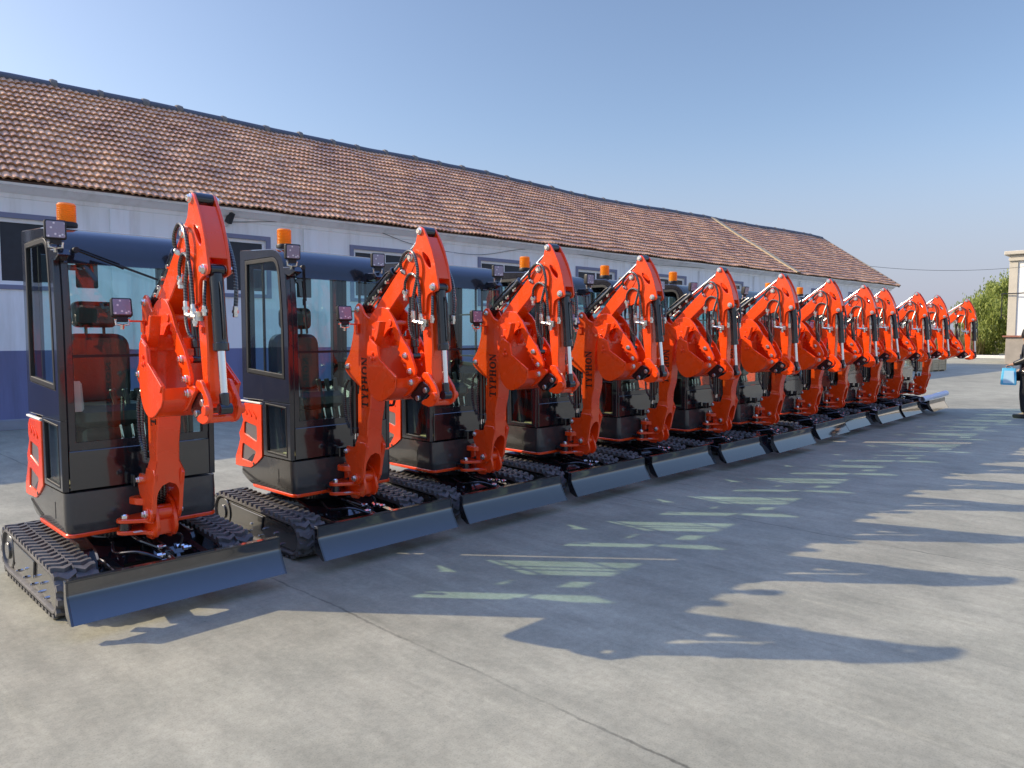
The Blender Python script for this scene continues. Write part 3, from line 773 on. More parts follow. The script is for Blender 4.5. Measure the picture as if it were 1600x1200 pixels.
            if ch == 'N':
                bar(.006, 0, .006+tn, H_); bar(0, 0, .018, sf); bar(W-.006-tn, 0, W-.006, H_); bar(W-.018, H_-sf, W, H_); bar(0, H_-sf, .02, H_)
                bar(.004, H_, .019, H_, W-.006, 0, W-.014, 0)
            z0 += adv[ch]
        return mb
    for sx in (-1,): P(lettering(sx), 'lettering', M['ink'], boom, fix=True)
    def cylinder(name, p0, p1, frac, r, rrod, clev=True):
        p0, p1 = Vector(p0), Vector(p1); d = (p1-p0); m = p0+d*frac; dn = d.normalized()
        mb = MB(); mb.cyl(p0+dn*.02, m, r, 22, ch=.004); mb.cyl(m-dn*.045, m, r*1.12, 22, ch=.004)
        ax = Vector((1, 0, 0)); mb.cyl(p0-ax*.035, p0+ax*.035, r*.85, 16)
        sd_ = dn.cross(ax).normalized()
        mb.tube([m-dn*.06+sd_*(r+.012), m-dn*.10+sd_*(r+.02), p0+dn*.12+sd_*(r+.02), p0+dn*.07+sd_*(r+.008)], .008, 8)
        if clev: mb.cyl(p1-ax*.032, p1+ax*.032, r*.8, 16); mb.cyl(p1-dn*.085, p1-dn*.01, r*.72, 16, ch=.006)
        o = P(mb, name, M['hydraulic'])
        mb = MB(); mb.cyl(m-dn*.01, p1-dn*.03, rrod, 18); P(mb, 'rod', M['chrome'], o)
        return o
    cylinder('arm_cylinder', (0, .388, 1.847), (0, -.341, 2.374), .515, .038, .020)
    mb = MB()
    for t in (.16, .24, .33, .45): 
        q = Vector((-.042, .388, 1.847)).lerp(Vector((-.042, -.341, 2.374)), t); q.z -= .045; mb.cyl(q-Vector((.012, 0, 0)), q+Vector((.012, 0, 0)), .013, 8); 
    mb.cyl((-.045, .225, 1.875), (-.045, .150, 1.933), .014, 8)
    P(mb, 'hydraulic_fitting', M['zinc'])
    cylinder('boom_cylinder', (0, .528, 1.405), (0, .512, .745), .80, .036, .02)
    mb = MB(); mb.tube(curve([(-.05, .54, 1.30), (-.058, .578, 1.22), (-.058, .572, 1.02), (-.05, .53, .92)], 6), .011); mb.tube(curve([(-.055, .50, 1.25), (-.06, .51, 1.1), (-.05, .50, .86)], 6), .009); P(mb, 'hose', M['hose'])
    # ---- arm
    ao = [(-.313, 2.376), (-.328, 2.396), (-.350, 2.404), (-.374, 2.392), (-.392, 2.365), (-.424, 2.318), (-.466, 2.238), (-.500, 2.145), (-.527, 2.031), (-.534, 1.984), (-.522, 1.964), (-.49, 1.956), (-.455, 1.952), (-.424, 1.935), (-.412, 1.91), (-.405, 1.82), (-.338, 1.80), (-.330, 1.90), (-.300, 1.955), (-.262, 1.935), (-.235, 1.925), (-.185, 1.935), (-.165, 1.96), (-.19, 2.02), (-.235, 2.08), (-.222, 2.14), (-.212, 2.19), (-.225, 2.235), (-.255, 2.255), (-.285, 2.285), (-.300, 2.325)]
    hole = smooth_poly([(-.362, 2.232), (-.385, 2.228), (-.437, 2.187), (-.460, 2.137), (-.446, 2.112), (-.414, 2.138), (-.375, 2.19)], 1)
    mb = MB()
    for sx in (-1, 1): mb.prism(ao, sx*.047, sx*.063, holes=[hole], ch=.003)
    # closing web between the two plates (front face), open at the top for the cylinder eye
    web = [(-.398, 2.335), (-.424, 2.292), (-.462, 2.22), (-.497, 2.13), (-.518, 2.05)]
    st = len(mb.v)
    for y, z in web: mb.v += [(-.048, y, z), (.048, y, z), (-.048, y+.012, z-.004), (.048, y+.012, z-.004)]
    for i in range(len(web)-1):
        a, b = st+4*i, st+4*i+4
        mb.face((a, a+1, b+1, b)); mb.face((a+2, a+3, b+3, b+2))
    web = [(-.300, 2.30), (-.27, 2.268)]
    lo = [(-.315, 2.08), (-.40, 2.0), (-.452, 1.95), (-.442, 1.878), (-.460, 1.572), (-.455, 1.45), (-.462, 1.36), (-.462, 1.285), (-.44, 1.255), (-.40, 1.25), (-.375, 1.275), (-.372, 1.34), (-.385, 1.39), (-.377, 1.448), (-.360, 1.572), (-.350, 1.677), (-.336, 1.881), (-.29, 1.98)]
    mb.prism(lo, -.046, .046, ch=.008)
    mb.prism([(-.40, 1.66), (-.425, 1.69), (-.428, 1.655)], -.062, -.045, ch=.002)
    arm = P(mb, 'arm', M['orange'])
    mb = MB(); mb.cyl((-.046, -.341, 2.374), (.046, -.341, 2.374), .036, 20); P(mb, 'arm_bushing', M['hydraulic'], arm)
    cylinder('bucket_cylinder', (0, -.4835, 1.990), (0, -.5495, 1.256), .585, .037, .021)
    cylinder('thumb_cylinder', (0, -.182, 1.960), (0, -.218, 1.512), .86, .027, .016)
    # links
    mb = MB()
    lk = smooth_poly([(-.395, 1.392), (-.43, 1.408), (-.458, 1.405), (-.497, 1.362), (-.552, 1.303), (-.566, 1.246), (-.545, 1.200), (-.48, 1.170), (-.41, 1.180), (-.383, 1.195), (-.41, 1.218), (-.46, 1.232), (-.494, 1.285), (-.482, 1.325), (-.452, 1.345), (-.405, 1.36)], 1)
    for sx in (-1, 1):
        mb.prism(lk, sx*.066, sx*.088, ch=.004); mb.cyl((sx*.07, -.532, 1.251), (sx*.108, -.532, 1.251), .028, 16, ch=.003); mb.cyl((sx*.06, -.42, 1.386), (sx*.09, -.42, 1.386), .022, 14, ch=.003)
    mb.cyl((-.075, -.49, 1.205), (.075, -.49, 1.205), .026, 14)
    P(mb, 'bucket_link', M['orange'])
    mb = MB()
    hk = [(-.226, 1.226), (-.243, 1.256), (-.324, 1.329), (-.36, 1.342), (-.416, 1.314), (-.438, 1.286), (-.412, 1.257), (-.346, 1.194), (-.281, 1.192)]
    for sx in (-1, 1): mb.prism(rounded(hk, .012, 2), sx*.030, sx*.0525, ch=.003)
    qh = P(mb, 'quick_coupler', M['hydraulic'])
    mb = MB()
    for sx in (-1, 1):
        for y, z in ((-.394, 1.280), (-.312, 1.219)): mb.cyl((sx*.048, y, z), (sx*.064, y, z), .020, 14, ch=.003)
    P(mb, 'coupler_bolt', M['zinc'], qh)
    # ---- bucket
    shell = [(-.268, 1.360), (-.262, 1.296), (-.235, 1.258), (-.152, 1.208), (-.11, 1.192), (-.073, 1.187), (-.04, 1.192), (-.008, 1.208), (.022, 1.232), (.046, 1.266), (.064, 1.305), (.074, 1.35), (.076, 1.44), (.07, 1.54), (.062, 1.60)]
    thick = [(y-(.014 if y > -.1 else 0), z+(.014 if z < 1.26 else .0)) for y, z in shell]
    mb = MB()
    inner = inset([(-.268, 1.36)]+shell[1:], .0)
    st = len(mb.v)
    def off(i, c):
        a = Vector(shell[max(0, i-1)]); b = Vector(shell[min(len(shell)-1, i+1)]); d = (b-a).normalized(); return Vector(shell[i])+Vector((-d.y, d.x))*c
    inn = [tuple(off(i, .012)) for i in range(len(shell))]
    loop = shell+inn[::-1]; k = len(loop)
    for x in (-.206, .206): mb.v += [(x, a, b) for a, b in loop]
    for i in range(k): mb.face((st+i, st+(i+1) % k, st+k+(i+1) % k, st+k+i), True)
    mb.face(range(st, st+k)); mb.face(range(st+k, st+2*k))
    sp = shell+[(.03, 1.63), (-.064, 1.577), (-.080, 1.49), (-.27, 1.372)]
    for sx in (-1, 1):
        mb.prism(sp, sx*.200, sx*.214, ch=.003)
        strip = [(-.06, 1.585), (.0, 1.612), (.012, 1.58), (-.04, 1.55), (-.053, 1.48), (-.245, 1.335), (-.272, 1.372), (-.084, 1.492)]
        mb.prism(strip, sx*.2135, sx*.222, ch=.002)
        for y, z in ((-.022, 1.49), (.012, 1.483), (.0, 1.525)): mb.cyl((sx*.213, y, z), (sx*.224, y, z), .012, 10, ch=.002)
        ear = rounded([(-.08, 1.205), (-.20, 1.36), (-.30, 1.378), (-.354, 1.366), (-.358, 1.342), (-.325, 1.318), (-.287, 1.280), (-.237, 1.240), (-.20, 1.224)], .014, 3)
        mb.prism(ear, sx*.056, sx*.078, ch=.004)
    mb.box((0, .045, 1.605), (.412, .016, .09), .003)
    bk = P(mb, 'bucket', M['orange'], smooth_angle=25)
    for x in (-.155, 0, .155):
        mb = MB(); mb.prism([(.062, 1.57), (.050, 1.60), (-.018, 1.757), (-.045, 1.753), (-.02, 1.66), (.02, 1.58)], x-.03, x+.03, ch=.004); mb.prism([(.03, 1.56), (.02, 1.70), (.055, 1.70), (.07, 1.56)], x-.024, x+.024, ch=.004)
        P(mb, 'tooth', M['orange'], bk)
    # ---- thumb
    ser = []
    a, b = Vector((-.238, 1.452)), Vector((-.122, 1.690)); nrm = Vector((-(b-a).y, (b-a).x)).normalized(); n = 6
    for i in range(n):
        ser.append(tuple(a.lerp(b, i/n))); ser.append(tuple(a.lerp(b, (i+.25)/n)+nrm*.0)); q = a.lerp(b, (i+.8)/n)-nrm*.020; ser.append(tuple(q))
    th = [(.189, 1.705), (.175, 1.755), (.155, 1.79), (.118, 1.826), (.07, 1.850), (.024, 1.858), (-.02, 1.855), (-.056, 1.843), (-.09, 1.816), (-.130, 1.773), (-.188, 1.680), (-.298, 1.562), (-.345, 1.480), (-.374, 1.425), (-.374, 1.392), (-.355, 1.372), (-.325, 1.370), (-.282, 1.398)]+ser+[(-.118, 1.705), (-.092, 1.708), (-.058, 1.692), (-.02, 1.655), (.0, 1.605), (.10, 1.603), (.15, 1.632)]
    th = [(y+.05, z) for y, z in th]
    mb = MB()
    for sx in (-1, 1):
        mb.prism(th, sx*.0665, sx*.0875, holes=[[(-.205+.013*math.cos(R(45*i)), 1.452+.013*math.sin(R(45*i))) for i in range(8)]], ch=.003)
    mb.cyl((-.07, -.035, 1.744), (.07, -.035, 1.744), .022, 16); mb.cyl((-.07, -.215, 1.512), (.07, -.215, 1.512), .022, 16); mb.box((0, -.19, 1.60), (.134, .014, .06), .002)
    for sx in (-1, 1): mb.cyl((sx*.086, -.035, 1.744), (sx*.096, -.035, 1.744), .024, 14, ch=.002)
    mb.cyl((-.07, .12, 1.80), (.07, .12, 1.80), .018, 14)
    P(mb, 'thumb', M['orange'])
    # ---- pins
    pn = []
    def pin(y, z, x, r=.024, both=True):
        mb = MB()
        for sx in ((-1, 1) if both else (-1,)):
            mb.cyl((sx*(x-.02), y, z), (sx*(x+.008), y, z), r, 18, ch=.002)
            mb.cyl((sx*(x+.006), y, z), (sx*(x+.020), y, z), r*.72, 6, ch=.002)
        P(mb, 'pin', M['zinc'])
    pin(.390, .548, .102, .026); pin(.512, .745, .092, .022); pin(.530, 1.405, .064, .022); pin(.388, 1.847, .064, .023)
    pin(-.249, 2.199, .070, .028); pin(-.341, 2.374, .066, .026); pin(-.4835, 1.990, .066, .027); pin(-.190, 1.960, .066, .025)
    pin(-.212, 1.514, .089, .022); pin(-.265, 1.406, .089, .022); pin(-.268, 1.328, .080, .024); pin(-.200, 1.266, .080, .022)
    # ---- hoses on the arm
    x = -.088
    mb = MB()
    mb.tube(curve([(-.075, -.165, 2.100), (x, -.160, 2.153), (x-.005, -.188, 2.205), (x-.008, -.254, 2.243), (x-.008, -.311, 2.223), (x-.005, -.343, 2.153), (x, -.347, 2.079), (x, -.319, 1.986), (x, -.298, 1.908), (x, -.298, 1.828)], 8), .0115)
    mb.tube(curve([(-.072, -.196, 1.955), (x+.01, -.196, 1.985), (x+.01, -.2, 2.033), (x+.01, -.232, 2.075), (x+.006, -.276, 2.086), (x+.004, -.326, 2.065), (x+.004, -.351, 2.016), (x+.006, -.362, 1.932), (x+.01, -.366, 1.848), (x+.01, -.370, 1.80)], 8), .0105)
    mb.tube(curve([(.072, -.30, 2.20), (.085, -.40, 2.19), (.086, -.50, 2.05), (.084, -.535, 1.9), (.08, -.53, 1.78)], 8), .0115)
    mb.tube(curve([(-.05, -.46, 1.93), (-.062, -.475, 1.85), (-.06, -.47, 1.79)], 6), .010)
    mb.tube(curve([(-.06, -.225, 1.85), (-.062, -.222, 1.74), (-.06, -.25, 1.66), (-.045, -.275, 1.63)], 6), .009)
    P(mb, 'hose', M['hose'])
    mb = MB()
    for p, q, r in (((-.06, -.176, 2.09), (-.088, -.163, 2.118), .014), ((x, -.298, 1.83), (x, -.303, 1.75), .015), ((x+.01, -.368, 1.81), (x+.01, -.378, 1.745), .015), ((x, -.305, 1.757), (x+.01, -.405, 1.742), .013), ((x+.01, -.392, 1.74), (x+.01, -.392, 1.69), .013), ((-.072, -.196, 1.96), (-.074, -.196, 1.90), .014), ((.08, -.53, 1.80), (.078, -.528, 1.74), .014), ((-.06, -.47, 1.80), (-.058, -.47, 1.745), .014)):
        mb.cyl(p, q, r, 8, ch=.003); m_ = Vector(p).lerp(Vector(q), .5); d = (Vector(q)-Vector(p)).normalized(); mb.cyl(m_-d*.008, m_+d*.008, r*1.25, 6)
    mb.box((-.068, -.412, 1.745), (.04, .035, .05), .004)
    P(mb, 'hydraulic_fitting', M['zinc'])

excavator(root0)

NUM = ['first', 'second', 'third', 'fourth', 'fifth', 'sixth', 'seventh', 'eighth', 'ninth', 'tenth', 'eleventh', 'twelfth']
TX = [1.763, 3.319, 4.689, 6.108, 7.48, 8.826, 10.036, 11.687, 13.081, 14.444, 15.858, 17.357]
TY = [4.323, 4.363, 4.366, 4.364, 4.332, 4.217, 4.109, 4.205, 4.28, 4.194, 4.207, 4.112]
TR_ = [-.7, .56, -.79, -.46, -1.1, -.93, .1, .77, .67, .61, .42, .83]
machines = []
for i in range(12):
    o = root0 if i == 0 else copy_tree(root0)
    o.location = (TX[i], TY[i], 0); o.rotation_euler = (0, 0, R(TR_[i])); machines.append(o)
    lab = f'orange mini excavator with dark cab, {NUM[i]} from the near left end of the row'
    if i == 0: lab = 'nearest orange mini excavator, far left, wiper lying diagonally across its windscreen'
    if i == 11: lab = 'farthest orange mini excavator at the right end, white paper roll on its blade'
    tag(o, lab, 'excavator', 'orange mini excavators parked in a row')
def part(o, name): return [c for c in o.children if c.name.split('.')[0] == name]
part(machines[0], 'wiper')[0].rotation_euler = (0, R(-68), 0)
SWING = [-.28, -.17, -.04, -.15, .46, .12, -.07, .08, .01, -.04, -.07, .02]
LIFT = [-.19, 1.0, .33, -1.4, .95, .47, .67, .04, -2.14, -.65, -1.09, 1.41]
MOVING = {'boom', 'boom_cylinder', 'arm_cylinder', 'arm', 'bucket_cylinder', 'thumb_cylinder', 'bucket_link', 'quick_coupler', 'bucket', 'thumb', 'pin', 'hose', 'hydraulic_fitting', 'lamp_mount', 'work_light'}
rnv = random.Random(21)
for i, o in enumerate(machines):
    T1 = Matrix.Translation((0, .6, 0)) @ Matrix.Rotation(R(SWING[i]), 4, 'Z') @ Matrix.Translation((0, -.6, 0))
    T2 = Matrix.Translation((0, .394, .549)) @ Matrix.Rotation(R(LIFT[i]), 4, 'X') @ Matrix.Translation((0, -.394, -.549))
    for c in o.children:
        nm = c.name.split('.')[0]
        if nm == 'work_light':
            boom_lamp = abs(c.location.y-.36) < .01
            c.rotation_euler.x += R(rnv.uniform(-7, 7)); c.rotation_euler.z += R(rnv.uniform(-10, 10))
            if not boom_lamp: continue
        if nm not in MOVING: continue
        if c.type == 'MESH' and sum(b[2] for b in c.bound_box)/8 < .46: continue
        c.matrix_basis = T1 @ T2 @ c.matrix_basis
    for c in part(o, 'dozer_blade'): c.rotation_euler = (R(rnv.uniform(-.35, .35)), 0, 0)

# ------------------------------------------------------------------ workshop building
bld = empty('workshop_building', (3.127, 14.897, 0), math.atan2(-.0646, .9979))
tag(bld, 'long white workshop with blue painted base and brown tiled roof behind the machines', 'building')
U0, U1 = -20., 39.3
EAVE, RIDGE, SB, DEEP = 4.28, 7.16, 4.25, 8.5
def B(mb, name, mat, par=None, **k): return mb.build(name, mat, par or bld, **k)
white = paint('white_wall_paint', (.86, .855, .85), .8, var=.04, scale=1.5, bump=.12, bscale=12)
def stain(m, lo, amount):
    n, l = m.node_tree.nodes, m.node_tree.links; b = n['Principled BSDF']; src = b.inputs['Base Color'].links[0].from_socket
    tc = n.new('ShaderNodeTexCoord'); mp = n.new('ShaderNodeMapping'); mp.inputs['Scale'].default_value = (1.6, 1.6, .18); l.new(tc.outputs['Object'], mp.inputs['Vector'])
    t = n.new('ShaderNodeTexNoise'); t.inputs['Scale'].default_value = 2.2; t.inputs['Detail'].default_value = 8; t.inputs['Roughness'].default_value = .65; l.new(mp.outputs[0], t.inputs['Vector'])
    r = n.new('ShaderNodeValToRGB'); r.color_ramp.elements[0].position = lo; r.color_ramp.elements[1].position = lo+.22
    r.color_ramp.elements[0].color = (1, 1, 1, 1); r.color_ramp.elements[1].color = (amount, amount*.985, amount*.95, 1); l.new(t.outputs['Fac'], r.inputs['Fac'])
    x = n.new('ShaderNodeMix'); x.data_type = 'RGBA'; x.blend_type = 'MULTIPLY'; x.inputs['Factor'].default_value = 1; l.new(src, x.inputs['A']); l.new(r.outputs[0], x.inputs['B']); l.new(x.outputs['Result'], b.inputs['Base Color'])
stain(white, .48, .84)
M['white_wall'] = white
blue = paint('blue_dado_paint', (.175, .19, .34), .7, var=.10, scale=1.2, bump=.12, bscale=12)
stain(blue, .45, .78)
trim = paint('blue_grey_trim', (.20, .21, .30), .7, var=.1)
plinth_m = paint('grey_plinth', (.25, .25, .25), .85, var=.3, scale=4, bump=.3, bscale=20)
pvc = paint('white_window_frame', (.78, .78, .78), .35)
dkglass = paint('dark_window_glass', (.020, .024, .036), .08, ior=1.35, var=.3)
wins = []
k = -5
while True:
    uc = -.02+3.90*k
    if uc+1 > U1-.6: break
    if uc-1 > U0+.5: wins.append((uc-.88, uc+.88))
    k += 1
WZ0, WZ1 = 2.53, 3.68
wall = [(U0, 0), (U1, 0), (U1, 4.12), (U0, 4.12)]
mb = MB(); mb.prism(wall, .30, .54, holes=[[(a, WZ0), (b, WZ0), (b, WZ1), (a, WZ1)] for a, b in wins], ch=0, axis='y'); B(mb, 'front_wall', white)
mb = MB(); mb.prism([(U0, .17), (U1, .17), (U1, 1.382), (U0, 1.382)], .296, .302, ch=0, axis='y'); B(mb, 'painted_dado', blue)
mb = MB(); mb.prism([(.30, .004), (.20, .004), (.24, .16), (.30, .185)], U0, U1, ch=0); B(mb, 'plinth', plinth_m)
mb = MB()
prof = [(.30, 4.02), (.285, 4.03), (.275, 4.10), (.17, 4.14), (.12, 4.20), (.06, 4.215), (.05, 4.268), (.31, 4.268)]
mb.prism(prof, U0, U1+.1, ch=0); B(mb, 'eaves_cornice', white)
mb = MB()
k = -4
while 1.73+3.9*k < U1-.4:
    if 1.73+3.9*k > U0: mb = MB(); mb.box((1.88+3.9*k, .27, 2.7), (.33, .08, 2.62), .006); B(mb, 'pilaster', white)
    k += 1
for a, b in wins:
    mb = MB(); z0, z1 = WZ0, WZ1
    mb.prism([(a-.10, z0-.08), (b+.10, z0-.08), (b+.10, z1+.09), (a-.10, z1+.09)], .275, .304, holes=[[(a, z0), (b, z0), (b, z1), (a, z1)]], ch=.004, axis='y')
    w = B(mb, 'window', trim)
    mb = MB(); t = .07; mid = (a+b)/2
    mb.prism([(a+.001, z0+.001), (b-.001, z0+.001), (b-.001, z1-.001), (a+.001, z1-.001)], .335, .385, holes=[[(a+t, z0+t), (mid-.03, z0+t), (mid-.03, z1-t), (a+t, z1-t)], [(mid+.03, z0+t), (b-t, z0+t), (b-t, z1-t), (mid+.03, z1-t)]], ch=.003, axis='y')
    B(mb, 'window_frame', pvc, w)
    mb = MB(); mb.prism([(a+.01, z0+.01), (b-.01, z0+.01), (b-.01, z1-.01), (a+.01, z1-.01)], .358, .364, ch=0, axis='y'); B(mb, 'pane', dkglass, w)
# gable and rear
mb = MB()
for u in (U0+.02, U1-.02):
    mb.prism([(.54, 0), (DEEP-.3, 0), (DEEP-.3, 4.1), (SB, RIDGE-.18), (.54, EAVE+.05)], u-.12, u+.02, ch=0)
mb.box(((U0+U1)/2, DEEP-.4, 2.05), (U1-U0-.3, .2, 4.1), 0)
B(mb, 'gable_wall', white)
def roof_mat():
    m, n, l, b = nt('clay_roof_tiles')
    tc = n.new('ShaderNodeTexCoord'); uv = n.new('ShaderNodeUVMap'); uv.uv_map = 'UVMap'
    wn_ = n.new('ShaderNodeTexWhiteNoise'); wn_.noise_dimensions = '2D'; l.new(uv.outputs[0], wn_.inputs['Vector'])
    r = n.new('ShaderNodeValToRGB'); e = r.color_ramp.elements
    e[0].position = 0; e[0].color = (.46, .235, .115, 1); e[1].position = 1; e[1].color = (.80, .46, .235, 1)
    x = e.new(.35); x.color = (.62, .33, .16, 1); x = e.new(.7); x.color = (.70, .39, .19, 1)
    l.new(wn_.outputs['Value'], r.inputs['Fac'])
    no = n.new('ShaderNodeTexNoise'); no.inputs['Scale'].default_value = .55; no.inputs['Detail'].default_value = 7; no.inputs['Roughness'].default_value = .65
    l.new(tc.outputs['Object'], no.inputs['Vector'])
    r2 = n.new('ShaderNodeValToRGB'); r2.color_ramp.elements[0].position = .36; r2.color_ramp.elements[1].position = .60
    r2.color_ramp.elements[0].color = (.72, .67, .68, 1); r2.color_ramp.elements[1].color = (1.10, 1.07, 1.0, 1); l.new(no.outputs['Fac'], r2.inputs['Fac'])
    n3 = n.new('ShaderNodeTexNoise'); n3.inputs['Scale'].default_value = 18; n3.inputs['Detail'].default_value = 6; l.new(tc.outputs['Object'], n3.inputs['Vector'])
    r3 = n.new('ShaderNodeValToRGB'); r3.color_ramp.elements[0].position = .3; r3.color_ramp.elements[1].position = .65
    r3.color_ramp.elements[0].color = (.72, .70, .72, 1); r3.color_ramp.elements[1].color = (1.1, 1.1, 1.08, 1); l.new(n3.outputs['Fac'], r3.inputs['Fac'])
    c = r.outputs[0]
    for q in (r2, r3):
        mx = n.new('ShaderNodeMix'); mx.data_type = 'RGBA'; mx.blend_type = 'MULTIPLY'; mx.inputs['Factor'].default_value = 1
        l.new(c, mx.inputs['A']); l.new(q.outputs[0], mx.inputs['B']); c = mx.outputs['Result']
    l.new(c, b.inputs['Base Color']); b.inputs['Roughness'].default_value = .42; b.inputs['IOR'].default_value = 1.6
    bp_ = n.new('ShaderNodeBump'); bp_.inputs['Strength'].default_value = .3; bp_.inputs['Distance'].default_value = .01
    l.new(n3.outputs['Fac'], bp_.inputs['Height']); l.new(bp_.outputs[0], b.inputs['Normal'])
    return m
pitch = math.atan2(RIDGE-EAVE, SB); SL = math.hypot(RIDGE-EAVE, SB); cp, sp_ = math.cos(pitch), math.sin(pitch)
UR = U1+.37
def sag(u, s): return .012*math.sin(u*1.9+s*2.3)+.008*math.sin(u*4.3-s*1.1) -.19*math.exp(-((u-21.5)/8.5)**2)*(s/SL)+.03*math.sin(u*.55)*(s/SL)
def rp(u, s, h): return (u, s*cp-h*sp_, EAVE+s*sp_+h*cp+sag(u, s))
NCOURSE = 19; CL = SL/NCOURSE; TW = .25
mb = MB()
rnd = random.Random(3)
ntile = int((UR-U0)/TW)
wave = [(0, .002), (.07, .016), (.17, .032), (.27, .036), (.38, .026), (.46, .002), (.54, .002), (.60, .016), (.69, .032), (.79, .036), (.90, .024)]
for k in range(NCOURSE):
    for t in range(ntile):
        u0 = UR-(t+1)*TW
        far = u0 < -2.5
        j = rnd.uniform(-.004, .006); jl = rnd.uniform(-.012, .012); jr = rnd.uniform(-.003, .003)
        wv = wave[::2] if far else wave
        wv = wv+[(1.0, .004)]
        st = len(mb.v); n = len(wv)
        s0, s1 = k*CL-.025+jl, (k+1)*CL+.02
        for f, h in wv: mb.v.append(rp(u0+f*TW, s0, h*.85+.048+j+jr*f))
        for f, h in wv: mb.v.append(rp(u0+f*TW, s1, h*.85+.004+j*.3))
        for f, h in wv: mb.v.append(rp(u0+f*TW, s0+.004, h+.012))
        key = (t*1.37+.5, k*2.11+.5)
        for i in range(n-1):
            mb.face((st+i, st+i+1, st+n+i+1, st+n+i), True, 0, [key]*4)
            mb.face((st+2*n+i, st+2*n+i+1, st+i+1, st+i), False, 0, [key]*4)
roof = B(mb, 'roof', roof_mat(), smooth_angle=50, fix=False)
# roof deck under the tiles, rear slope
mb = MB(); st = 0
us = [U0+(UR-U0)*i/40 for i in range(41)]
for u in us:
    a, b = rp(u, .03, -.01), rp(u, SL, -.01); mb.v += [a, b, (u, DEEP, EAVE-.02), (u, .06, EAVE-.03)]
for i in range(40):
    a, b = 4*i, 4*i+4
    mb.face((a, b, b+1, a+1)); mb.face((a+1, b+1, b+2, a+2)); mb.face((a, a+3, b+3, b)); mb.face((a+3, a+2, b+2, b+3))
mb.face((0, 1, 2, 3)); mb.face((160, 161, 162, 163))
B(mb, 'roof_deck', paint('roof_deck_brown', (.10, .06, .045), .85), roof)
ridge_m = paint('grey_ridge_tiles', (.105, .115, .14), .75, var=.3, scale=5, bump=.3, bscale=25)
mb = MB()
pts = [Vector(rp(u, SL, .0))+Vector((0, .02, .02)) for u in us]
mb.tube(pts, .115, 14)
mb2 = MB()
u = U0
while u < UR:
    q = Vector(rp(u, SL, 0))+Vector((0, .02, .02)); L = rnd.uniform(.09, .15); mb2.tube([q, q+Vector((L*.3, 0, .004)), q+Vector((L, 0, 0))], [.128, .140, .130], 12)
    u += rnd.choice([.78, .95, 1.0, 1.05, 1.12])
rc_ = B(mb, 'ridge_cap', ridge_m, roof)
mortar = paint('ridge_mortar', (.20, .185, .165), .9, var=.35, scale=14, bump=.4, bscale=30)
for m_ in mb2.pieces(): B(m_, 'ridge_collar', mortar, roof)
mb = MB()
st = 0
for i in range(31):
    s = -.04+(SL+.04)*i/30
    mb.v += [rp(28.05, s, .05), rp(28.07, s, .11), rp(28.39, s, .11), rp(28.41, s, .05)]
for i in range(30):
    for q in range(3): mb.face((4*i+q, 4*i+q+1, 4*i+5+q, 4*i+4+q), False)
B(mb, 'verge_strip', paint('tan_mortar_strip', (.52, .39, .23), .85, var=.25, scale=8), roof)
mb = MB()
mb.quadbar(rp(UR-.02, -.05, .01), rp(UR-.02, SL, .01), .06, .16); mb.quadbar((UR-.02, SB, RIDGE), (UR-.02, DEEP, EAVE-.06), .06, .14)
B(mb, 'verge_board', paint('weathered_verge', (.30, .28, .25), .8, var=.3), roof)

def bw(u, v, z):          # building coordinates to the world
    return bld.matrix_basis @ Vector((u, v, z))
# things on the wall
e = empty('security_camera', bw(3.86, .30, 3.94), bld.rotation_euler.z); tag(e, 'small black security camera on the white workshop wall above the nearest cabs', 'security camera')
mb = MB(); mb.box((0, -.015, -.05), (.07, .03, .07), .005, mi=0); mb.cyl((0, -.03, -.05), (.04, -.12, -.02), .015, 8); mb.build('wall_bracket', M['zinc'], e)
mb = MB(); mb.prism(rounded([(-.05, -.06), (.05, -.06), (.05, .06), (-.05, .06)], .01, 2), -.25, -.02, ch=.006, axis='y'); o = mb.build('camera_body', M['dark_plastic'], e); o.location = (.075, -.03, .02); o.rotation_euler = (R(-60), 0, R(20))
mb = MB(); mb.cyl((0, -.262, 0), (0, -.248, 0), .03, 14); mb.build('lens', M['black_gloss'], o)
mb = MB()
cab_pts = [(4.0, .27, 4.0), (4.9, .265, 4.10), (5.7, .225, 4.17), (7.2, .225, 4.19), (8.4, .27, 3.95), (9.4, .225, 3.83), (10.8, .27, 3.83), (12.3, .27, 4.09), (13.6, .225, 4.15), (17.5, .225, 4.05), (21.5, .225, 4.12)]
mb.tube(curve([bw(*p) for p in cab_pts], 6), .006, 6)
tag(mb.build('wall_cable', M['seal']), 'thin dark cable drooping along the top of the white workshop wall', 'cable')

# ------------------------------------------------------------------ gatehouse at the right edge
gh = empty('gatehouse', (50.38, 8.80, 0)); tag(gh, 'white and beige building with stone cornice cut off by the right edge', 'building')
beige = paint('beige_stone', (.52, .475, .39), .8, var=.15, scale=3, bump=.2, bscale=15)
def G(mb, name, mat, par=None): return mb.build(name, mat, par or gh)
mb = MB(); mb.box((5.15, -9.0, 3.85), (10.0, 17.7, 4.4), .01); G(mb, 'wall', paint('bright_wall', (.84, .83, .79), .8, var=.04, bump=.1))
mb = MB(); mb.box((5.12, -9.0, .78), (10.12, 18.0, 1.55), .01); G(mb, 'plinth', paint('stone_cladding', (.34, .30, .25), .8, var=.3, scale=2.5, bump=.3, bscale=8))
mb = MB(); mb.box((5.12, -9.0, 1.60), (10.34, 18.3, .09), .015); G(mb, 'coping_band', paint('red_brown_coping', (.32, .13, .085), .7, var=.2))
for y in (-.37, -6.5, -12.6):
    mb = MB(); mb.box((.16, y+.13, 3.87), (.16, .42, 4.44), .012); G(mb, 'pilaster', beige)
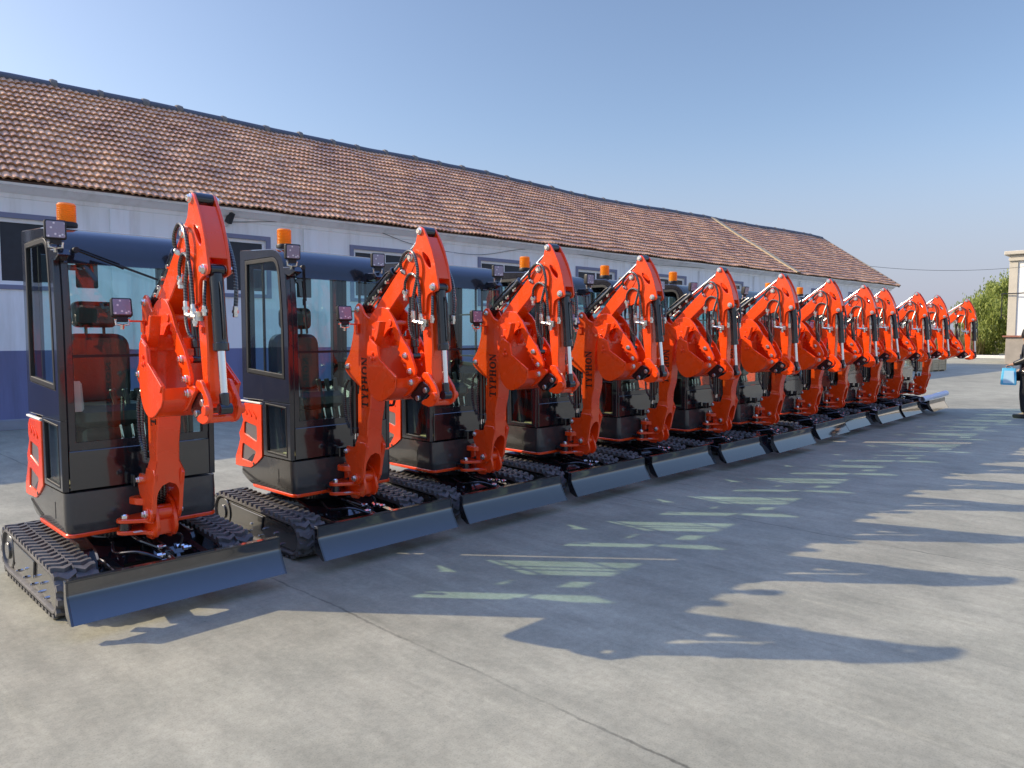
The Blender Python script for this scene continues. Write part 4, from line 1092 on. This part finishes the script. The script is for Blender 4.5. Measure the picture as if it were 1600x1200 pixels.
mb = MB(); mb.box((5.1, -9., 6.0), (10.26, 18.0, .18), .01); mb.box((5.1, -9., 6.16), (10.2, 17.9, .14), .0); mb.box((5.1, -9., 6.36), (10.6, 18.4, .22), .03); G(mb, 'cornice', beige)
e = empty('wall_lamp', (50.42, 7.75, 4.45)); tag(e, 'small white lamp unit with bracket on the beige and white right building', 'lamp')
mb = MB(); mb.cyl((-.05, .15, 0), (-.35, .15, 0), .02, 8); mb.box((-.02, .15, 0), (.05, .2, .3), .01); mb.build('bracket', M['dark_plastic'], e)
mb = MB(); mb.lathe([(.06, -.12), (.15, -.1), (.17, .03), (.1, .12), (.04, .16)], (-.40, .12, 0), 16); mb.build('shade', M['sticker'], e)
mb = MB(); mb.tube([(50.36, 9.1, 4.05), (50.33, 8.96, 4.05), (50.30, 8.2, 4.05), (50.32, 7.6, 4.1)], .03, 6); mb.tube([(50.36, 9.05, 4.05), (50.36, 9.05, 2.6)], .025, 6)
tag(mb.build('conduit_pipe', M['seal']), 'thin black conduit wrapped around the corner of the right building', 'pipe')
# overhead cable
p0 = bw(UR-.3, .35, 4.75); p1 = Vector((50.40, 7.9, 5.55))
p0 = bw(36.0, SB+.5, 6.2)
mb = MB(); mb.tube([p0.lerp(p1, t/20)+Vector((0, 0, -1.0*4*(t/20)*(1-t/20)*.55)) for t in range(21)], .010, 6)
tag(mb.build('overhead_cable', M['seal']), 'dark overhead cable sagging between the tiled roof and the right building', 'cable')

# ------------------------------------------------------------------ crate, paper roll
wood = paint('crate_wood', (.56, .43, .25), .8, var=.25, scale=6)
e = empty('wooden_crate', (38.35, 9.78, 0), R(-8)); tag(e, 'low wooden crate standing on the ground behind the farthest excavators', 'crate')
W_, D_, H_ = 1.55, 1.1, .55
mb = MB()
for k in range(4):
    z = .12+.12*k
    mb.box((0, -D_/2, z), (W_, .02, .112), .003); mb.box((0, D_/2, z), (W_, .02, .112), .003); mb.box((-W_/2, 0, z), (.02, D_-.03, .112), .003); mb.box((W_/2, 0, z), (.02, D_-.03, .112), .003)
mb.box((0, 0, H_-.01), (W_+.04, D_+.04, .022), .003); mb.build('crate_side', wood, e)
mb = MB()
for sx in (-1, 0, 1):
    for sy in (-1, 1): mb.box((sx*W_*.46, sy*(D_/2+.02), .30), (.08, .02, .5), .003)
for sy in (-1, 1):
    for s2 in (-1, 1): mb.box((s2*(W_/2+.02), sy*D_*.46, .30), (.02, .08, .5), .003)
mb.build('batten', wood, e)
mb = MB()
for sx in (-1, 0, 1): mb.box((sx*W_*.42, 0, .03), (.1, D_, .06), .004)
mb.build('skid', wood, e)

mb = MB()
# a loosely rolled sheet: spiral cross-section swept along x
sec = []
for i in range(60):
    a = i/59*2*math.pi*2.6; r = .034+.022*i/59; sec.append((r*math.cos(a), r*math.sin(a)))
LX = [-.62, -.2, .05, .12, .3, .66, 1.12]
for k, x in enumerate(LX):
    w = 1.12-.16*math.exp(-((x-.12)/.12)**2)
    for a, b in sec: mb.v.append((x, a*w, b*w))
n = len(sec)
for k in range(len(LX)-1):
    for i in range(n-1): mb.face((k*n+i, k*n+i+1, (k+1)*n+i+1, (k+1)*n+i), True)
pr = mb.build('paper_roll', paint('paper_white', (.80, .80, .84), .7, var=.03), fix=False, smooth_angle=80)
tag(pr, 'rolled white paper lying along the top of the farthest dozer blade', 'paper roll')
pr.location = (16.83, 4.19, .384); pr.rotation_euler = (0, R(-1.0), R(-.5))

# ------------------------------------------------------------------ vegetation
def leaf_mat(name, a, b_):
    m, n, l, b = nt(name)
    g_ = n.new('ShaderNodeNewGeometry'); r = n.new('ShaderNodeValToRGB'); r.color_ramp.elements[0].color = a+(1,); r.color_ramp.elements[1].color = b_+(1,)
    l.new(g_.outputs['Random Per Island'], r.inputs['Fac']); l.new(r.outputs[0], b.inputs['Base Color']); b.inputs['Roughness'].default_value = .6
    t = n.new('ShaderNodeBsdfTranslucent'); l.new(r.outputs[0], t.inputs['Color']); mx = n.new('ShaderNodeMixShader'); mx.inputs['Fac'].default_value = .5
    l.new(b.outputs[0], mx.inputs[1]); l.new(t.outputs[0], mx.inputs[2]); l.new(mx.outputs[0], n['Material Output'].inputs['Surface'])
    return m
def tree(loc, height, rad, label, nleaf, seed, cat='tree'):
    rn = random.Random(seed)
    e = empty('willow_tree', loc); tag(e, label, cat)
    mb = MB(); limbs = []
    mb.tube([(0, 0, 0), (.1, .05, height*.2), (.05, -.05, height*.36)], [.28, .22, .17], 10)
    for i in range(12):
        a = rn.uniform(0, 6.28); el = rn.uniform(.3, 1.2); L = rad*rn.uniform(.6, 1.0)
        p0 = Vector((.05, 0, height*rn.uniform(.18, .36))); d = Vector((math.cos(a)*math.cos(el), math.sin(a)*math.cos(el), math.sin(el)))
        p1 = p0+d*L*.5+Vector((0, 0, .3)); p2 = p0+d*L+Vector((0, 0, height*.08)); mb.tube([p0, p1, p2], [.12, .07, .02], 7)
    mb.build('trunk', paint('bark', (.09, .07, .05), .9, var=.3, bump=.4), e)
    mb = MB()
    # clumps through the crown volume
    clumps = []
    while len(clumps) < 95:
        x, y, z = rn.uniform(-1, 1), rn.uniform(-1, 1), rn.uniform(-1, 1)
        if x*x+y*y+z*z > 1 or (x*x+y*y+z*z) < .18: continue
        clumps.append((Vector((x*rad*(1-.25*max(0, z)), y*rad*(1-.25*max(0, z)), height*.52+z*height*.47)), rn.uniform(.5, 1.1)))
    for i in range(nleaf):
        c, r = rn.choice(clumps)
        d = Vector((rn.gauss(0, 1), rn.gauss(0, 1), rn.gauss(0, 1.2))); p = c+d*r*.42
        if p.z < .25: p.z = rn.uniform(.2, .6)
        w, h = rn.uniform(.03, .07), rn.uniform(.16, .34)
        a = rn.uniform(0, 6.28); s_ = Vector((math.cos(a), math.sin(a), 0))*w
        dn = Vector((rn.uniform(-.5, .5), rn.uniform(-.5, .5), -1)).normalized()*h
        st = len(mb.v); mb.v += [tuple(p), tuple(p+dn*.4+s_), tuple(p+dn), tuple(p+dn*.4-s_)]; mb.face((st, st+1, st+2, st+3))
    mb.build('crown', leaf_mat('willow_leaves', (.17, .22, .045), (.44, .49, .13)), e, fix=False)
tree((72.5, 12.3, 0), 6.6, 4.1, 'dense light green willow behind the kerb beside the right building', 30000, 5)
# dry reeds beyond the kerb
mb = MB(); rn = random.Random(11)
for i in range(9000):
    x, y = rn.uniform(66, 78), rn.uniform(14, 34); h = rn.uniform(.9, 2.3); a = rn.uniform(0, 6.28); w = .03
    lx, ly = rn.gauss(0, .18), rn.gauss(0, .18); st = len(mb.v)
    mb.v += [(x-w*math.cos(a), y-w*math.sin(a), -.06), (x+w*math.cos(a), y+w*math.sin(a), -.06), (x+lx+w*.5, y+ly, h), (x+lx-w*.5, y+ly, h)]; mb.face((st, st+1, st+2, st+3))
o = mb.build('dry_reeds', leaf_mat('reed_leaves', (.30, .24, .10), (.46, .38, .18)), fix=False); o['kind'] = 'stuff'

# ------------------------------------------------------------------ person at the right edge
per = empty('person', (17.69, 2.71, 0), R(8)); tag(per, 'person in black leather jacket and dark trousers carrying a light blue bag', 'person')
def skin_mesh(name, mat, nodes, edges, parent, root_i=0, sub=2):
    me = bpy.data.meshes.new(name); me.from_pydata([n[0] for n in nodes], edges, []); me.materials.append(mat)
    o = bpy.data.objects.new(name, me); COL.objects.link(o); o.parent = parent
    sk_ = o.modifiers.new('skin', 'SKIN'); sk_.use_smooth_shade = True
    layer = me.skin_vertices[0].data if me.skin_vertices else None
    if layer is None:
        bm = bmesh.new(); bm.from_mesh(me); bm.verts.layers.skin.verify(); bm.to_mesh(me); bm.free(); layer = me.skin_vertices[0].data
    for i, n in enumerate(nodes):
        r = n[1]; layer[i].radius = r if isinstance(r, tuple) else (r, r)
        layer[i].use_root = (i == root_i)
    ss = o.modifiers.new('sub', 'SUBSURF'); ss.levels = sub; ss.render_levels = sub
    return o
skinm = paint('skin', (.45, .26, .17), .55, var=.08)
leather = paint('black_leather', (.018, .018, .018), .35, coat=.2, var=.3, bump=.5, bscale=14)
cloth = paint('dark_trousers', (.012, .012, .014), .85, var=.3, bump=.3, bscale=40)
# facing +y (towards the machines); left hand is at -x
nodes = [((0, 0, .95), (.15, .11)), ((0, 0, 1.15), (.15, .10)), ((0, .01, 1.36), (.17, .11)), ((0, 0, 1.46), (.07, .07)), ((0, .01, 1.54), (.055, .055)), ((0, .03, 1.63), (.075, .09)), ((0, .03, 1.72), (.07, .085)),
         ((-.10, 0, .88), .085), ((-.11, .03, .48), .058), ((-.11, 0, .09), .042), ((-.115, .16, .035), .035),
         ((.10, 0, .88), .085), ((.11, -.08, .48), .058), ((.12, -.12, .09), .042), ((.125, .02, .035), .035),
         ((-.19, 0, 1.40), .058), ((-.25, .0, 1.18), .046), ((-.21, .19, 1.085), .034), ((-.20, .265, 1.06), (.036, .022)),
         ((.19, 0, 1.40), .058), ((.25, -.03, 1.13), .046), ((.22, .12, .93), .034), ((.21, .17, .87), (.036, .022))]
edges = [(0, 1), (1, 2), (2, 3), (3, 4), (4, 5), (5, 6), (0, 7), (7, 8), (8, 9), (9, 10), (0, 11), (11, 12), (12, 13), (13, 14), (2, 15), (15, 16), (16, 17), (17, 18), (2, 19), (19, 20), (20, 21), (21, 22)]
def fingers(base, i0, down):
    for k in range(4):
        b = Vector(base)+Vector((-.030+.020*k, .035, 0)); a = len(nodes)
        nodes.append((tuple(b), .0095)); nodes.append((tuple(b+Vector((0, .028, -.018))), .0088)); nodes.append((tuple(b+Vector((0, .016, -.050))), .008))
        edges.extend([(i0, a), (a, a+1), (a+1, a+2)])
    b = Vector(base)+Vector((.034, .005, -.012)); a = len(nodes); nodes.append((tuple(b), .011)); nodes.append((tuple(b+Vector((.004, .030, -.022))), .009)); edges.extend([(i0, a), (a, a+1)])
fingers((-.20, .275, 1.055), 18, True); fingers((.21, .18, .865), 22, True)
skin_mesh('body', skinm, nodes, edges, per)
jn = [((0, 0, .76), (.215, .165)), ((0, 0, 1.12), (.175, .13)), ((0, .005, 1.36), (.20, .135)), ((0, 0, 1.47), (.085, .085)), ((-.20, 0, 1.405), .082), ((-.262, .0, 1.175), .072), ((-.208, .225, 1.078), .048), ((.20, 0, 1.405), .082), ((.262, -.03, 1.13), .070), ((.228, .09, .96), .052)]
skin_mesh('jacket', leather, jn, [(0, 1), (1, 2), (2, 3), (2, 4), (4, 5), (5, 6), (2, 7), (7, 8), (8, 9)], per, 1)
tn = [((0, 0, .93), (.165, .125)), ((-.10, 0, .84), .105), ((-.112, .03, .48), .085), ((-.112, .0, .10), .070), ((.10, 0, .84), .105), ((.112, -.08, .48), .085), ((.122, -.12, .10), .070)]
skin_mesh('trousers', cloth, tn, [(0, 1), (1, 2), (2, 3), (0, 4), (4, 5), (5, 6)], per)
for x, y in ((-.113, .0), (.123, -.12)):
    mb = MB(); mb.prism(smooth_poly([(x-.05, y-.08), (x+.05, y-.08), (x+.055, y+.08), (x+.03, y+.20), (x-.03, y+.20), (x-.055, y+.08)], 2), .002, .085, ch=.02, axis='z'); mb.build('shoe', leather, per)
mb = MB()
mb.lathe([(.02, 1.80), (.06, 1.79), (.085, 1.75), (.098, 1.69), (.10, 1.64), (.09, 1.60)][::-1], (0, .01, 0), 20); o = mb.build('hair', paint('black_hair', (.012, .01, .009), .5, bump=.5, bscale=60), per)
mb = MB()
for sx in (-1, 1):
    mb.cyl((sx*.031, .108, 1.668), (sx*.031, .118, 1.668), .012, 10)
mb.build('eye', M['sticker'], per)
mb = MB(); mb.prism([(.112, 1.655), (.148, 1.625), (.115, 1.618)], -.014, .014, ch=.004); mb.build('nose', skinm, per)
mb = MB(); mb.box((0, .115, 1.588), (.045, .012, .010), .003); mb.build('mouth', paint('lips', (.35, .14, .11), .5), per)
mb = MB()
for sx in (-1, 1): mb.prism(rounded([(.01, 1.62), (.05, 1.62), (.055, 1.69), (.01, 1.69)], .015, 2), sx*.082, sx*.100, ch=.004)
mb.build('ear', skinm, per)
# the bag hangs from the left hand
bag = empty('carrier_bag', (17.69, 2.71, 0), R(8)); tag(bag, 'light blue carrier bag hanging from the hand of the person in black', 'bag')
lb = paint('light_blue_bag', (.10, .47, .72), .45, var=.1, bump=.3, bscale=12)
mb = MB(); mb.v = []
lev = [(.665, .125, .055), (.685, .135, .06), (.83, .128, .05), (.98, .115, .028), (1.0, .115, .024)]
rg = []
for z, a, b in lev:
    st = len(mb.v); pl = rounded([(-b, -a), (b, -a), (b, a), (-b, a)], .02, 3); mb.v += [(-.20+x, .285+y, z) for x, y in pl]; rg.append(range(st, st+len(pl)))
for A, B_ in zip(rg[:-1], rg[1:]):
    for i in range(len(A)): mb.face((A[i], A[(i+1) % len(A)], B_[(i+1) % len(A)], B_[i]), True)
mb.face(rg[0]); mb.build('bag_body', lb, bag)
mb = MB(); mb.prism([(.185, .70), (.375, .70), (.36, .95), (.205, .95)], -.262, -.255, ch=.001); mb.build('bag_panel', paint('pale_blue_panel', (.45, .66, .80), .45, var=.1), bag)
mb = MB()
for sx in (-1, 1): mb.tube(curve([(-.20+.024*sx, .215, .99), (-.20+.012*sx, .265, 1.035), (-.20+.012*sx, .305, 1.035), (-.20+.024*sx, .355, .99)], 6), .006, 6)
mb.build('bag_handle', lb, bag)
